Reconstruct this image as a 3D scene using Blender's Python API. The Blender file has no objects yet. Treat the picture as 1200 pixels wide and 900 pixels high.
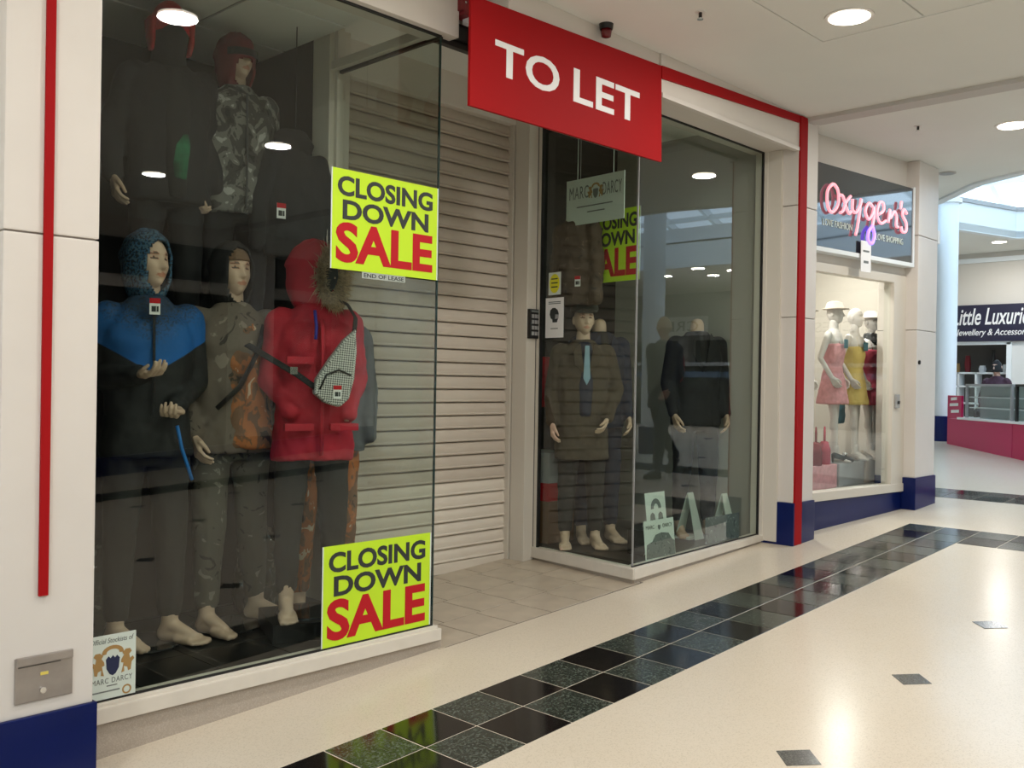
import bpy, bmesh, math, random
import numpy as np
from mathutils import Vector, Matrix
random.seed(7)
SC = bpy.context.scene
COL = SC.collection

# ---------------------------------------------------------------- camera, world, exposure
FOCAL_PX = 1122.684
YAW, PITCH, ROLL = 0.811307, -0.00287, -0.015633
cam_data = bpy.data.cameras.new('camera')
cam_data.sensor_width = 36.0
cam_data.lens = 36.0 * FOCAL_PX / 1200.0
cam_data.clip_start = 0.05
cam = bpy.data.objects.new('camera', cam_data)
COL.objects.link(cam)
_f = Vector((math.sin(YAW) * math.cos(PITCH), math.cos(YAW) * math.cos(PITCH), math.sin(PITCH)))
_r = Vector((math.cos(YAW), -math.sin(YAW), 0))
_d = _f.cross(_r)
_R = math.cos(ROLL) * _r + math.sin(ROLL) * _d
_D = -math.sin(ROLL) * _r + math.cos(ROLL) * _d
cam.matrix_world = Matrix(((_R.x, -_D.x, -_f.x, -2.13568), (_R.y, -_D.y, -_f.y, -2.97418),
                           (_R.z, -_D.z, -_f.z, 1.40077), (0, 0, 0, 1)))
SC.camera = cam

world = bpy.data.worlds.new('sky')
SC.world = world
world.use_nodes = True
bg = world.node_tree.nodes['Background']
bg.inputs['Color'].default_value = (0.70, 0.86, 1.0, 1)
bg.inputs['Strength'].default_value = 3.0

SC.view_settings.view_transform = 'Standard'
SC.view_settings.look = 'None'
SC.view_settings.gamma = 1.0
SC.view_settings.use_curve_mapping = False
SC.view_settings.exposure = 0.2

LAMP_W = 20.0           # watts of one mall downlight
LAMP_COL = (1.0, 0.955, 0.895)

SLOPE = 0.053807        # the mall floor ramps up along X


def fz(x):
    return SLOPE * x


# ---------------------------------------------------------------- materials
def nodes_of(name):
    m = bpy.data.materials.new(name)
    m.use_nodes = True
    nt = m.node_tree
    return m, nt, nt.nodes, nt.links, nt.nodes['Principled BSDF']


def mat(name, col, rough=0.5, metal=0.0, spec=0.5, noise=0.0, nscale=20.0, bump=0.0, bscale=60.0,
        coat=0.0, emit=None, emit_s=0.0, sheen=0.0):
    m, nt, N, L, b = nodes_of(name)
    b.inputs['Base Color'].default_value = (*col, 1)
    b.inputs['Roughness'].default_value = rough
    b.inputs['Metallic'].default_value = metal
    b.inputs['Specular IOR Level'].default_value = spec
    b.inputs['Coat Weight'].default_value = coat
    b.inputs['Sheen Weight'].default_value = sheen
    if emit:
        b.inputs['Emission Color'].default_value = (*emit, 1)
        b.inputs['Emission Strength'].default_value = emit_s
    if noise or bump:
        tc = N.new('ShaderNodeTexCoord')
    if noise:
        n = N.new('ShaderNodeTexNoise')
        n.inputs['Scale'].default_value = nscale
        n.inputs['Detail'].default_value = 4
        L.new(tc.outputs['Object'], n.inputs['Vector'])
        r = N.new('ShaderNodeValToRGB')
        r.color_ramp.elements[0].position = 0.3
        r.color_ramp.elements[1].position = 0.7
        r.color_ramp.elements[0].color = (*[max(0, c * (1 - noise)) for c in col], 1)
        r.color_ramp.elements[1].color = (*[min(1, c * (1 + noise)) for c in col], 1)
        L.new(n.outputs['Fac'], r.inputs['Fac'])
        L.new(r.outputs['Color'], b.inputs['Base Color'])
    if bump:
        n2 = N.new('ShaderNodeTexNoise')
        n2.inputs['Scale'].default_value = bscale
        n2.inputs['Detail'].default_value = 3
        L.new(tc.outputs['Object'], n2.inputs['Vector'])
        bp = N.new('ShaderNodeBump')
        bp.inputs['Strength'].default_value = bump
        bp.inputs['Distance'].default_value = 0.01
        L.new(n2.outputs['Fac'], bp.inputs['Height'])
        L.new(bp.outputs['Normal'], b.inputs['Normal'])
    return m


def camo(name, cols, scale=9.0, stretch=(1, 1, 1), rough=0.8, sharp=True):
    """blotched print in the given colours"""
    m, nt, N, L, b = nodes_of(name)
    b.inputs['Roughness'].default_value = rough
    tc = N.new('ShaderNodeTexCoord')
    mp = N.new('ShaderNodeMapping')
    mp.inputs['Scale'].default_value = stretch
    L.new(tc.outputs['Object'], mp.inputs['Vector'])
    n = N.new('ShaderNodeTexNoise')
    n.inputs['Scale'].default_value = scale
    n.inputs['Detail'].default_value = 3.5
    n.inputs['Distortion'].default_value = 1.2
    L.new(mp.outputs['Vector'], n.inputs['Vector'])
    r = N.new('ShaderNodeValToRGB')
    r.color_ramp.interpolation = 'CONSTANT' if sharp else 'LINEAR'
    e = r.color_ramp.elements
    k = len(cols)
    while len(e) < k:
        e.new(0.5)
    for i, c in enumerate(cols):
        e[i].position = 0.0 if i == 0 else 0.36 + 0.28 * (i - 1) / max(1, k - 2)
        e[i].color = (*c, 1)
    L.new(n.outputs['Fac'], r.inputs['Fac'])
    L.new(r.outputs['Color'], b.inputs['Base Color'])
    return m


def speckle(name, base, specks, scale=260.0, amount=0.5, rough=0.15, coat=0.0, stain=None, spec=0.5):
    """terrazzo or granite: fine chips of another colour and broad faint clouds"""
    m, nt, N, L, b = nodes_of(name)
    b.inputs['Roughness'].default_value = rough
    b.inputs['Specular IOR Level'].default_value = spec
    b.inputs['Coat Weight'].default_value = coat
    b.inputs['Coat Roughness'].default_value = 0.05
    tc = N.new('ShaderNodeTexCoord')
    v = N.new('ShaderNodeTexVoronoi')
    v.inputs['Scale'].default_value = scale
    L.new(tc.outputs['Object'], v.inputs['Vector'])
    sep = N.new('ShaderNodeSeparateColor')
    L.new(v.outputs['Color'], sep.inputs['Color'])
    r = N.new('ShaderNodeValToRGB')
    r.color_ramp.elements[0].position = 1 - amount
    r.color_ramp.elements[1].position = 1.0
    r.color_ramp.elements[0].color = (*base, 1)
    r.color_ramp.elements[1].color = (*specks, 1)
    L.new(sep.outputs['Red'], r.inputs['Fac'])
    out = r.outputs['Color']
    if stain:
        n = N.new('ShaderNodeTexNoise')
        n.inputs['Scale'].default_value = 1.3
        n.inputs['Detail'].default_value = 3
        L.new(tc.outputs['Object'], n.inputs['Vector'])
        mx = N.new('ShaderNodeMix')
        mx.data_type = 'RGBA'
        mx.blend_type = 'MULTIPLY'
        r2 = N.new('ShaderNodeValToRGB')
        r2.color_ramp.elements[0].position = 0.22
        r2.color_ramp.elements[0].color = (*stain, 1)
        r2.color_ramp.elements[1].position = 0.78
        r2.color_ramp.elements[1].color = (1, 1, 1, 1)
        L.new(n.outputs['Fac'], r2.inputs['Fac'])
        mx.inputs['Factor'].default_value = 1.0
        L.new(out, mx.inputs['A'])
        L.new(r2.outputs['Color'], mx.inputs['B'])
        out = mx.outputs['Result']
        r3 = N.new('ShaderNodeMapRange')
        r3.inputs['From Min'].default_value = 0.3
        r3.inputs['From Max'].default_value = 0.7
        r3.inputs['To Min'].default_value = rough * 1.15
        r3.inputs['To Max'].default_value = rough * 0.92
        L.new(n.outputs['Fac'], r3.inputs['Value'])
        L.new(r3.outputs['Result'], b.inputs['Roughness'])
    L.new(out, b.inputs['Base Color'])
    return m


def glass_mat(name, tint, refl=1.65):
    """a clear pane: what is behind shows through, the mall mirrors in its face"""
    m, nt, N, L, b = nodes_of(name)
    N.remove(b)
    tr = N.new('ShaderNodeBsdfTransparent')
    tr.inputs['Color'].default_value = (*tint, 1)
    gl = N.new('ShaderNodeBsdfGlossy')
    gl.inputs['Roughness'].default_value = 0.0
    fr = N.new('ShaderNodeFresnel')
    fr.inputs['IOR'].default_value = 1.5
    geo = N.new('ShaderNodeNewGeometry')
    inv = N.new('ShaderNodeMath')
    inv.operation = 'SUBTRACT'
    inv.inputs[0].default_value = 1.0
    L.new(geo.outputs['Backfacing'], inv.inputs[1])
    k = N.new('ShaderNodeMath')
    k.operation = 'MULTIPLY'
    L.new(fr.outputs['Fac'], k.inputs[0])
    k.inputs[1].default_value = refl
    k2 = N.new('ShaderNodeMath')
    k2.operation = 'MULTIPLY'
    k2.use_clamp = True
    L.new(k.outputs[0], k2.inputs[0])
    L.new(inv.outputs[0], k2.inputs[1])
    mx = N.new('ShaderNodeMixShader')
    L.new(k2.outputs[0], mx.inputs['Fac'])
    L.new(tr.outputs[0], mx.inputs[1])
    L.new(gl.outputs[0], mx.inputs[2])
    L.new(mx.outputs[0], N['Material Output'].inputs['Surface'])
    return m


M = {}
M['cream'] = mat('cream_panel', (0.70, 0.65, 0.60), 0.42, noise=0.03, nscale=3)
M['cream_paint'] = mat('cream_paint', (0.68, 0.63, 0.57), 0.6, noise=0.02, nscale=2)
M['ceiling'] = mat('ceiling_paint', (0.79, 0.79, 0.745), 0.8, noise=0.02, nscale=1.5)
M['ceiling_trim'] = mat('ceiling_trim', (0.55, 0.52, 0.49), 0.6)
M['ceiling_panel'] = mat('ceiling_panel', (0.79, 0.79, 0.745), 0.8)
M['joint'] = mat('panel_joint', (0.34, 0.30, 0.26), 0.9)
M['gap'] = mat('dark_gap', (0.12, 0.11, 0.10), 0.9)
M['blue'] = mat('blue_plinth', (0.002, 0.009, 0.085), 0.3, spec=0.3, noise=0.06, nscale=5)
M['frame'] = mat('window_frame', (0.66, 0.61, 0.53), 0.45)
M['sill'] = mat('sill_paint', (0.70, 0.65, 0.57), 0.4, noise=0.05, nscale=8)
M['riser'] = speckle('riser_stone', (0.42, 0.36, 0.30), (0.50, 0.44, 0.37), 260, 0.5, 0.5)
M['seal'] = mat('black_seal', (0.01, 0.01, 0.01), 0.6)
M['floor'] = speckle('terrazzo', (0.675, 0.60, 0.495), (0.58, 0.51, 0.41), 230, 0.35, 0.21, stain=(0.92, 0.90, 0.86), spec=0.2)
M['entry_tile'] = mat('entry_tile', (0.47, 0.40, 0.31), 0.30, noise=0.12, nscale=7)
M['grout'] = mat('grout', (0.10, 0.08, 0.06), 0.9)
M['black_tile'] = mat('black_tile', (0.007, 0.006, 0.006), 0.10, noise=0.4, nscale=80)
M['granite'] = speckle('green_granite', (0.022, 0.028, 0.022), (0.10, 0.115, 0.095), 140, 0.55, 0.14)
M['diamond'] = speckle('diamond_granite', (0.06, 0.062, 0.055), (0.14, 0.14, 0.125), 200, 0.5, 0.2)
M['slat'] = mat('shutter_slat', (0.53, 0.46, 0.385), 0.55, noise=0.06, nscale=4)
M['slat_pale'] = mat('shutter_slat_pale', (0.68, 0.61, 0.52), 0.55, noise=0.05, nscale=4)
M['dark_wall'] = mat('dark_display_wall', (0.020, 0.019, 0.018), 0.8, noise=0.2, nscale=3)
M['dark_floor'] = mat('dark_display_floor', (0.012, 0.012, 0.012), 0.35)
M['grey_ceiling'] = mat('display_ceiling', (0.78, 0.775, 0.74), 0.85)
M['red'] = mat('signal_red', (0.345, 0.004, 0.006), 0.65, spec=0.15)
M['maroon'] = mat('maroon_sign', (0.20, 0.012, 0.016), 0.4, noise=0.3, nscale=18)
M['white'] = mat('white', (0.86, 0.86, 0.86), 0.5)
M['lime'] = mat('lime_card', (0.56, 0.82, 0.03), 0.55, spec=0.25)
M['ink'] = mat('black_ink', (0.025, 0.03, 0.03), 0.6)
M['ink_red'] = mat('red_ink', (0.50, 0.012, 0.02), 0.6, spec=0.2)
M['mint'] = mat('pale_card', (0.66, 0.74, 0.68), 0.5)
M['gold'] = mat('gold_ink', (0.40, 0.24, 0.08), 0.6)
M['navy_ink'] = mat('navy_ink', (0.012, 0.02, 0.07), 0.6)
M['grey_ink'] = mat('grey_ink', (0.16, 0.18, 0.17), 0.6)
M['steel'] = mat('brushed_steel', (0.42, 0.38, 0.35), 0.42, metal=0.75, noise=0.08, nscale=14)
M['chrome'] = mat('chrome', (0.7, 0.7, 0.7), 0.2, metal=1.0)
M['black_plastic'] = mat('black_plastic', (0.012, 0.012, 0.012), 0.35)
M['grey_plastic'] = mat('grey_plastic', (0.35, 0.35, 0.35), 0.4)
M['brass'] = mat('yellow_label', (0.72, 0.58, 0.12), 0.4)
M['glass_edge'] = mat('glass_edge', (0.02, 0.045, 0.04), 0.15)
M['lamp'] = mat('lamp_lens', (1, 1, 1), 0.4, emit=(1.0, 0.90, 0.74), emit_s=9.0)
M['lamp_trim'] = mat('lamp_trim', (0.75, 0.72, 0.68), 0.4)
M['glass'] = glass_mat('shop_glass', (0.91, 0.95, 0.92))
M['glass_clear'] = glass_mat('clear_glass', (0.95, 0.98, 0.97), 1.5)
M['roof_glass'] = glass_mat('roof_glass', (0.93, 0.97, 1.0), 1.0)


# ---------------------------------------------------------------- geometry helpers
class G:
    """collects vertices and faces of one mesh"""

    def __init__(s):
        s.v, s.f = [], []

    def add(s, v, f):
        o = len(s.v)
        s.v += [tuple(p) for p in v]
        s.f += [tuple(i + o for i in q) for q in f]
        return s

    def box(s, x0, x1, y0, y1, z0, z1):
        return s.hexa([(x0, y0, z0), (x1, y0, z0), (x1, y1, z0), (x0, y1, z0)],
                      [(x0, y0, z1), (x1, y0, z1), (x1, y1, z1), (x0, y1, z1)])

    def hexa(s, lo, hi):
        n = len(lo)
        f = [tuple(reversed(range(n))), tuple(range(n, 2 * n))]
        f += [(i, (i + 1) % n, n + (i + 1) % n, n + i) for i in range(n)]
        return s.add(list(lo) + list(hi), f)

    def ramp_box(s, x0, x1, y0, y1, top, low=0.0):
        """box that stands on the ramped floor; top is a height or (height at x0, height at x1)"""
        a, b = top if isinstance(top, tuple) else (top, top)
        return s.hexa([(x0, y0, fz(x0) + low), (x1, y0, fz(x1) + low), (x1, y1, fz(x1) + low), (x0, y1, fz(x0) + low)],
                      [(x0, y0, a), (x1, y0, b), (x1, y1, b), (x0, y1, a)])

    def loft(s, rings, cap=True):
        n = len(rings[0])
        v, f = [], []
        for r in rings:
            v += r
        for k in range(len(rings) - 1):
            for i in range(n):
                j = (i + 1) % n
                f.append((k * n + i, k * n + j, (k + 1) * n + j, (k + 1) * n + i))
        if cap:
            f.append(tuple(reversed(range(n))))
            f.append(tuple(range((len(rings) - 1) * n, len(rings) * n)))
        return s.add(v, f)

    def rings(s, spec, n=28, power=2.0):
        """stacked ellipse rings (z, rx, ry, cx, cy)"""
        out = []
        for z, rx, ry, cx, cy in spec:
            r = []
            for i in range(n):
                a = 2 * math.pi * i / n
                c, si = math.cos(a), math.sin(a)
                r.append((cx + rx * math.copysign(abs(c) ** (2 / power), c),
                          cy + ry * math.copysign(abs(si) ** (2 / power), si), z))
            out.append(r)
        return s.loft(out)

    def cap(s, p0, r0, p1, r1, n=14):
        """tapered capsule"""
        p0, p1 = Vector(p0), Vector(p1)
        ax = (p1 - p0)
        ln = ax.length
        ax = ax / ln if ln > 1e-6 else Vector((0, 0, 1))
        u = ax.orthogonal().normalized()
        w = ax.cross(u)
        prof = []
        for k in range(1, 5):
            t = math.pi / 2 * (1 - k / 4)
            prof.append((-r0 * math.sin(t), r0 * math.cos(t)))
        for k in range(0, 4):
            t = math.pi / 2 * k / 4
            prof.append((ln + r1 * math.sin(t), r1 * math.cos(t)))
        rings = []
        for h, r in prof:
            rings.append([tuple(p0 + ax * h + (u * math.cos(2 * math.pi * i / n) + w * math.sin(2 * math.pi * i / n)) * max(r, 1e-4))
                          for i in range(n)])
        return s.loft(rings)

    def chain(s, pts, n=12):
        for (a, ra), (b, rb) in zip(pts[:-1], pts[1:]):
            s.cap(a, ra, b, rb, n)
        return s

    def ell(s, c, r, n=18, m=12):
        rings = []
        for k in range(m):
            t = math.pi * (k + 0.5) / m
            rings.append([(c[0] + r[0] * math.sin(t) * math.cos(2 * math.pi * i / n),
                           c[1] + r[1] * math.sin(t) * math.sin(2 * math.pi * i / n),
                           c[2] - r[2] * math.cos(t)) for i in range(n)])
        return s.loft(rings)

    def cyl(s, c, r, h, axis='z', n=24, r2=None):
        r2 = r if r2 is None else r2
        ax = {'x': 0, 'y': 1, 'z': 2}[axis]
        rr = []
        for q, ra in ((0, r), (h, r2)):
            ring = []
            for i in range(n):
                a = 2 * math.pi * i / n
                p = [0, 0, 0]
                p[ax] = c[ax] + q
                p[(ax + 1) % 3] = c[(ax + 1) % 3] + ra * math.cos(a)
                p[(ax + 2) % 3] = c[(ax + 2) % 3] + ra * math.sin(a)
                ring.append(tuple(p))
            rr.append(ring)
        return s.loft(rr)

    def tube(s, path, r, n=8, flat=1.0):
        path = [Vector(p) for p in path]
        rings = []
        u = None
        for i, p in enumerate(path):
            t = (path[min(i + 1, len(path) - 1)] - path[max(i - 1, 0)]).normalized()
            u = t.orthogonal().normalized() if u is None else (u - t * u.dot(t)).normalized()
            w = t.cross(u)
            rings.append([tuple(p + (u * math.cos(2 * math.pi * k / n) + w * math.sin(2 * math.pi * k / n) * flat) * r) for k in range(n)])
        return s.loft(rings)

    def prism(s, pts, o, u, v, depth):
        """flat outline pts (2-D) on the plane o,u,v thickened by depth along u x v"""
        o, u, v = Vector(o), Vector(u), Vector(v)
        nrm = u.cross(v)
        lo = [tuple(o + u * a + v * b) for a, b in pts]
        hi = [tuple(o + u * a + v * b + nrm * depth) for a, b in pts]
        return s.hexa(lo, hi)

    def mesh(s, name='mesh', smooth=False):
        me = bpy.data.meshes.new(name)
        me.from_pydata(s.v, [], s.f)
        if smooth:
            me.polygons.foreach_set('use_smooth', [True] * len(me.polygons))
        me.update()
        return me


def fix_normals(me):
    bm = bmesh.new()
    bm.from_mesh(me)
    bmesh.ops.recalc_face_normals(bm, faces=bm.faces)
    bm.to_mesh(me)
    bm.free()
    return me


def bevelled(me, w, seg=2):
    bm = bmesh.new()
    bm.from_mesh(me)
    bmesh.ops.recalc_face_normals(bm, faces=bm.faces)
    bmesh.ops.bevel(bm, geom=list(bm.edges), offset=w, segments=seg, affect='EDGES', profile=0.7)
    bm.to_mesh(me)
    bm.free()
    return me


def world_of(o):
    m = Matrix.Translation(o.location) @ o.rotation_euler.to_matrix().to_4x4() @ Matrix.Diagonal((*o.scale, 1))
    if o.parent:
        m = world_of(o.parent) @ o.matrix_parent_inverse @ m
    return m


def obj(name, g, m=None, parent=None, smooth=False, bevel=0.0, local=False, label=None, loc=None, rot=None):
    if isinstance(g, G):
        me = fix_normals(g.mesh(name, smooth))
    else:
        me = g
    if bevel:
        bevelled(me, bevel)
    if m is not None and not me.materials:
        me.materials.append(M[m] if isinstance(m, str) else m)
    o = bpy.data.objects.new(name, me)
    COL.objects.link(o)
    if loc is not None:
        o.location = loc
    if rot is not None:
        o.rotation_euler = rot
    if parent is not None:
        o.parent = parent
        if not local:
            o.matrix_parent_inverse = world_of(parent).inverted()
    if label:
        o['label'] = label
    return o


def tag(o, label, cat, group=None):
    o['label'] = label
    o['category'] = cat
    if group:
        o['group'] = group
    return o


def thing(name, label, cat, loc=(0, 0, 0), rotz=0.0, group=None, scale=1.0):
    o = bpy.data.objects.new(name, None)
    o.empty_display_size = 0.1
    COL.objects.link(o)
    o.location = loc
    o.rotation_euler = (0, 0, rotz)
    o.scale = (scale, scale, scale)
    return tag(o, label, cat, group)


def struct(name, g, m, parent=None, **k):
    o = obj(name, g, m, parent, **k)
    o['kind'] = 'structure'
    return o


def text_data(txt, bold=0.0, shear=0.0, space=1.0, line=1.0):
    c = bpy.data.curves.new('lettering', 'FONT')
    c.body = txt
    c.offset = bold
    c.shear = shear
    c.space_character = space
    c.space_line = line
    c.align_x = 'CENTER'
    c.extrude = 0.001
    c.resolution_u = 4
    t = bpy.data.objects.new('lettering', c)
    COL.objects.link(t)
    dg = bpy.context.evaluated_depsgraph_get()
    me = bpy.data.meshes.new_from_object(t.evaluated_get(dg))
    bpy.data.objects.remove(t)
    bpy.data.curves.remove(c)
    return me


def lettering(txt, m, parent, o, u, v, w, h, bold=0.0, shear=0.0, space=1.0, depth=0.002, name='lettering', line=1.0, local=False):
    """words set into the box w x h with its lower left corner at o, on the plane u,v"""
    me = text_data(txt, bold, shear, space, line)
    n = len(me.vertices)
    a = np.empty(n * 3)
    me.vertices.foreach_get('co', a)
    a = a.reshape(-1, 3)
    lo, hi = a.min(0), a.max(0)
    o, u, v = np.array(o, float), np.array(u, float), np.array(v, float)
    nrm = np.cross(u, v)
    x = (a[:, 0] - lo[0]) / (hi[0] - lo[0]) * w
    y = (a[:, 1] - lo[1]) / (hi[1] - lo[1]) * h
    z = (a[:, 2] - lo[2]) / max(1e-9, hi[2] - lo[2]) * depth
    p = o + x[:, None] * u + y[:, None] * v + z[:, None] * nrm
    me.vertices.foreach_set('co', p.ravel())
    me.update()
    return obj(name, me, m, parent, local=local)


UX, UZ, UYN = (1, 0, 0), (0, 0, 1), (0, -1, 0)
# ================================================================ THE SETTING
TILT = -math.atan(SLOPE)
# ---- floor: ramped terrazzo with inlaid bands, diamonds and the entrance tiles
g = G()
g.hexa([(-9, -10.5, fz(-9) - 0.2), (19, -10.5, fz(19) - 0.2), (19, 4.2, fz(19) - 0.2), (-9, 4.2, fz(-9) - 0.2)],
       [(-9, -10.5, fz(-9)), (19, -10.5, fz(19)), (19, 4.2, fz(19)), (-9, 4.2, fz(-9))])
floor = struct('floor', g, 'floor')
T = 0.27


def floor_piece(name, me, x, y, lift=0.0, rz=0.0):
    o = bpy.data.objects.new(name, me)
    COL.objects.link(o)
    o.location = (x, y, fz(x) + lift)
    m = Matrix.Rotation(TILT, 4, 'Y') @ Matrix.Rotation(rz, 4, 'Z')
    o.rotation_euler = m.to_euler()
    o.parent = floor
    return o


def slab_mesh(name, w, d, h, m, bev=0.0015):
    me = bevelled(G().box(-w / 2, w / 2, -d / 2, d / 2, -0.004, h).mesh(name), bev, 1)
    me.materials.append(M[m])
    return me


tile_black = slab_mesh('tile', T - 0.006, T - 0.006, 0.0022, 'black_tile')
tile_green = slab_mesh('tile', T - 0.006, T - 0.006, 0.0022, 'granite')
for i in range(-8, 21):
    for j in (0, 1):
        floor_piece('tile', (tile_green, tile_black)[(i + j) % 2], (i + 0.5) * T, -(j + 0.5) * T)
for k in range(1, 20):
    for j in (0, 1):
        x = (19 + j + 0.5) * T
        y = -(k + 1.5) * T
        if y > -5.3:
            floor_piece('tile', (tile_green, tile_black)[(k + j) % 2], x, y)
for k in range(-1, 22):
    for j in (0, 1):
        floor_piece('tile', (tile_green, tile_black)[(k + j) % 2], 7.10 + (j + 0.5) * T, 0.80 - (k + 0.5) * T)
for i in range(0, 26):
    for j in (0, 1):
        floor_piece('tile', (tile_green, tile_black)[(i + j) % 2], (i + 0.5) * T, -5.55 - (j + 0.5) * T)
dia = slab_mesh('diamond_tile', 0.125, 0.125, 0.002, 'diamond', 0.001)
for a in range(-2, 11):
    for b_ in range(0, 4):
        x, y = 1.093 + 1.054 * a, -1.362 - 1.19 * b_
        if 4.9 < x < 5.8 or 7.0 < x < 7.8:
            continue
        floor_piece('diamond_tile', dia, x, y, rz=math.radians(45))
# entrance recess: a bed of grout with square tiles on it
bed = G().hexa([(1.125, 0.556, fz(1.125) - 0.01), (2.80, 0.55, fz(2.80) - 0.01), (2.80, 1.80, fz(2.80) - 0.01), (1.125, 1.80, fz(1.125) - 0.01)],
               [(1.125, 0.556, fz(1.125) + 0.001), (2.80, 0.55, fz(2.80) + 0.001), (2.80, 1.80, fz(2.80) + 0.001), (1.125, 1.80, fz(1.125) + 0.001)])
obj('grout_bed', bed, 'grout', floor)
PX, PY = 0.283, 0.322
entry = slab_mesh('entrance_tile', PX - 0.007, PY - 0.007, 0.0035, 'entry_tile', 0.001)
entry_half = slab_mesh('entrance_tile', 0.165, PY - 0.004, 0.0035, 'entry_tile', 0.001)
for j in range(4):
    y = 0.555 + (j + 0.5) * PY
    for i in range(-1, 5):
        floor_piece('entrance_tile', entry, 1.37 + 0.04 * j + (i + 0.5) * PX, y)

# ---- mall ceiling
ZC = 3.37
g = G()
g.box(-9, 3.05, -0.46, 0.62, ZC, ZC + 0.12)
g.box(-4.4, 3.05, -8, -5.60, ZC, ZC + 0.12)
g.box(-4.4, -3.7, -5.60, -0.46, ZC, ZC + 0.12)
g.box(-9, -4.4, -8, -7.2, ZC, ZC + 0.12)
east = [(3.05, -8), (7.0, -8), (7.0, -2.0), (7.38, -0.32), (7.62, 0.11), (8.4, 0.80), (9.6, 1.7), (12.1, 2.15), (12.1, 4.2), (3.05, 4.2)]
g.prism(east, (0, 0, ZC), (1, 0, 0), (0, 1, 0), 0.12)
ceiling = struct('ceiling', g, 'ceiling')
obj('ceiling_back', G().box(-3.7, 3.05, -5.6, -0.46, ZC + 0.03, ZC + 0.11), 'gap', ceiling)
cw, cd = 6.75 / 6, 5.14 / 9
pan = bevelled(G().box(-cw / 2 + 0.004, cw / 2 - 0.004, -cd / 2 + 0.004, cd / 2 - 0.004, 0, 0.02).mesh('ceiling_panel'), 0.002, 1)
pan.materials.append(M['ceiling_panel'])
for i in range(6):
    for j in range(9):
        o = bpy.data.objects.new('ceiling_panel', pan)
        COL.objects.link(o)
        o.location = (3.05 - (i + 0.5) * cw, -0.46 - (j + 0.5) * cd, ZC + 0.002)
        o.parent = ceiling
# unseen rooflight added behind the camera to brighten the left side
rl = bpy.data.objects.new('ceiling_fill_rooflight', None)
COL.objects.link(rl)
rl['kind'] = 'structure'
for k in range(5):
    x = -9 + 0.92 * k
    if k < 5:
        obj('roof_pane', G().box(x + 0.03, x + 0.89, -7.2, -0.46, ZC + 0.14, ZC + 0.15), 'roof_glass', rl)
for k in range(6):
    x = -9 + 0.92 * k
    obj('glazing_bar', G().box(x - 0.03, x + 0.03, -7.2, -0.46, ZC + 0.10, ZC + 0.18), 'white', rl)
# shallow beam across the ceiling
struct('trim_1', G().box(4.44, 4.56, -7.6, 0.33, ZC - 0.03, ZC + 0.01).box(4.60, 4.66, -7.6, 0.33, ZC - 0.012, ZC + 0.01), 'ceiling_trim', bevel=0.004)

struct('ceiling_light_block', G().box(-9, 7.1, 0.62, 4.2, 3.62, 3.70).box(-9, 7.1, 0.60, 0.68, ZC + 0.10, 3.70), 'gap')  # unseen roof slab added above the shops, keeps sky light from leaking in
struct('wall_light_block', G().box(-9, 7.1, 4.2, 4.3, -0.6, 3.7), 'gap')  # unseen back wall added with the slab, also blocks sky light
# ---- shop walls behind and beside the display windows
struct('wall_left', G().box(-9.1, -9, -8, 0.6, -0.6, 3.5), 'cream_paint')
struct('wall_opposite', G().box(-9, 7.0, -8.1, -8.0, -0.6, 3.5), 'cream_paint')
struct('wall_opposite_far', G().box(7.3, 19, -10.5, -10.4, 0.2, 4.2), 'cream_paint')
struct('wall_opposite_corner', G().box(6.96, 7.06, -10.4, -7.3, 0.2, 4.2), 'cream_paint')


def pier(name, x0, x1, y0, y1, ztop, joints, plinth):
    """a cream clad pier on a blue plinth"""
    o = struct(name, G().box(x0 + 0.01, x1 - 0.01, y0 + 0.01, y1, plinth - 0.1, ztop), 'joint')
    zs = [plinth] + joints + [ztop]
    for a, b_ in zip(zs[:-1], zs[1:]):
        obj('panel', G().box(x0, x1, y0, y1, a + (0.0 if a == plinth else 0.003), b_ - 0.003), 'cream', o, bevel=0.006)
    obj('plinth', G().ramp_box(x0 - 0.012, x1 + 0.012, y0 - 0.012, y1, plinth), 'blue', o, bevel=0.006)
    return o


pier('wall_pier_1', -1.035, -0.728, 0.33, 0.62, ZC, [1.863], 0.275)
pier('wall_pier_2', 4.33, 4.64, 0.33, 0.62, ZC, [1.90, 2.715], 0.545)
pier('wall_pier_3', 6.29, 6.74, 0.20, 0.55, ZC, [1.90, 2.72], 0.617)
# next window beyond the first pier
w0 = struct('wall_far_left', G().ramp_box(-3.2, -1.02, 0.60, 0.66, ZC), 'cream_paint')
struct('trim_2', G().box(-1.075, -1.035, 0.50, 0.60, 0.2, ZC), 'frame')
struct('trim_3', G().box(-1.062, -1.045, 0.485, 0.50, 2.20, 2.36), 'black_plastic', bevel=0.003)

# ---- fascias above the windows
struct('wall_fascia_left', G().box(-0.73, 1.15, 0.55, 0.70, 3.118, ZC), 'cream_paint', bevel=0.004)
g = G().box(1.30, 2.60, 0.350, 0.61, 3.13, ZC).box(2.60, 4.34, 0.335, 0.70, 3.13, ZC)
o = struct('wall_fascia_right', g, 'cream_paint', bevel=0.004)
obj('moulding', G().box(2.60, 4.33, 0.322, 0.36, 3.105, 3.135), 'cream', o, bevel=0.004)
# header over the entrance
o = struct('wall_header', G().box(1.15, 2.60, 0.62, 0.80, 3.22, ZC + 0.4), 'cream_paint')
obj('shutter_track', G().box(1.08, 2.70, 0.60, 0.70, 3.135, 3.215).box(1.08, 2.70, 0.62, 0.66, 3.10, 3.135), 'black_plastic', o, bevel=0.003)
struct('ceiling_entrance', G().box(1.06, 2.95, 0.80, 2.1, 3.42, 3.46), 'grey_ceiling')

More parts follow.
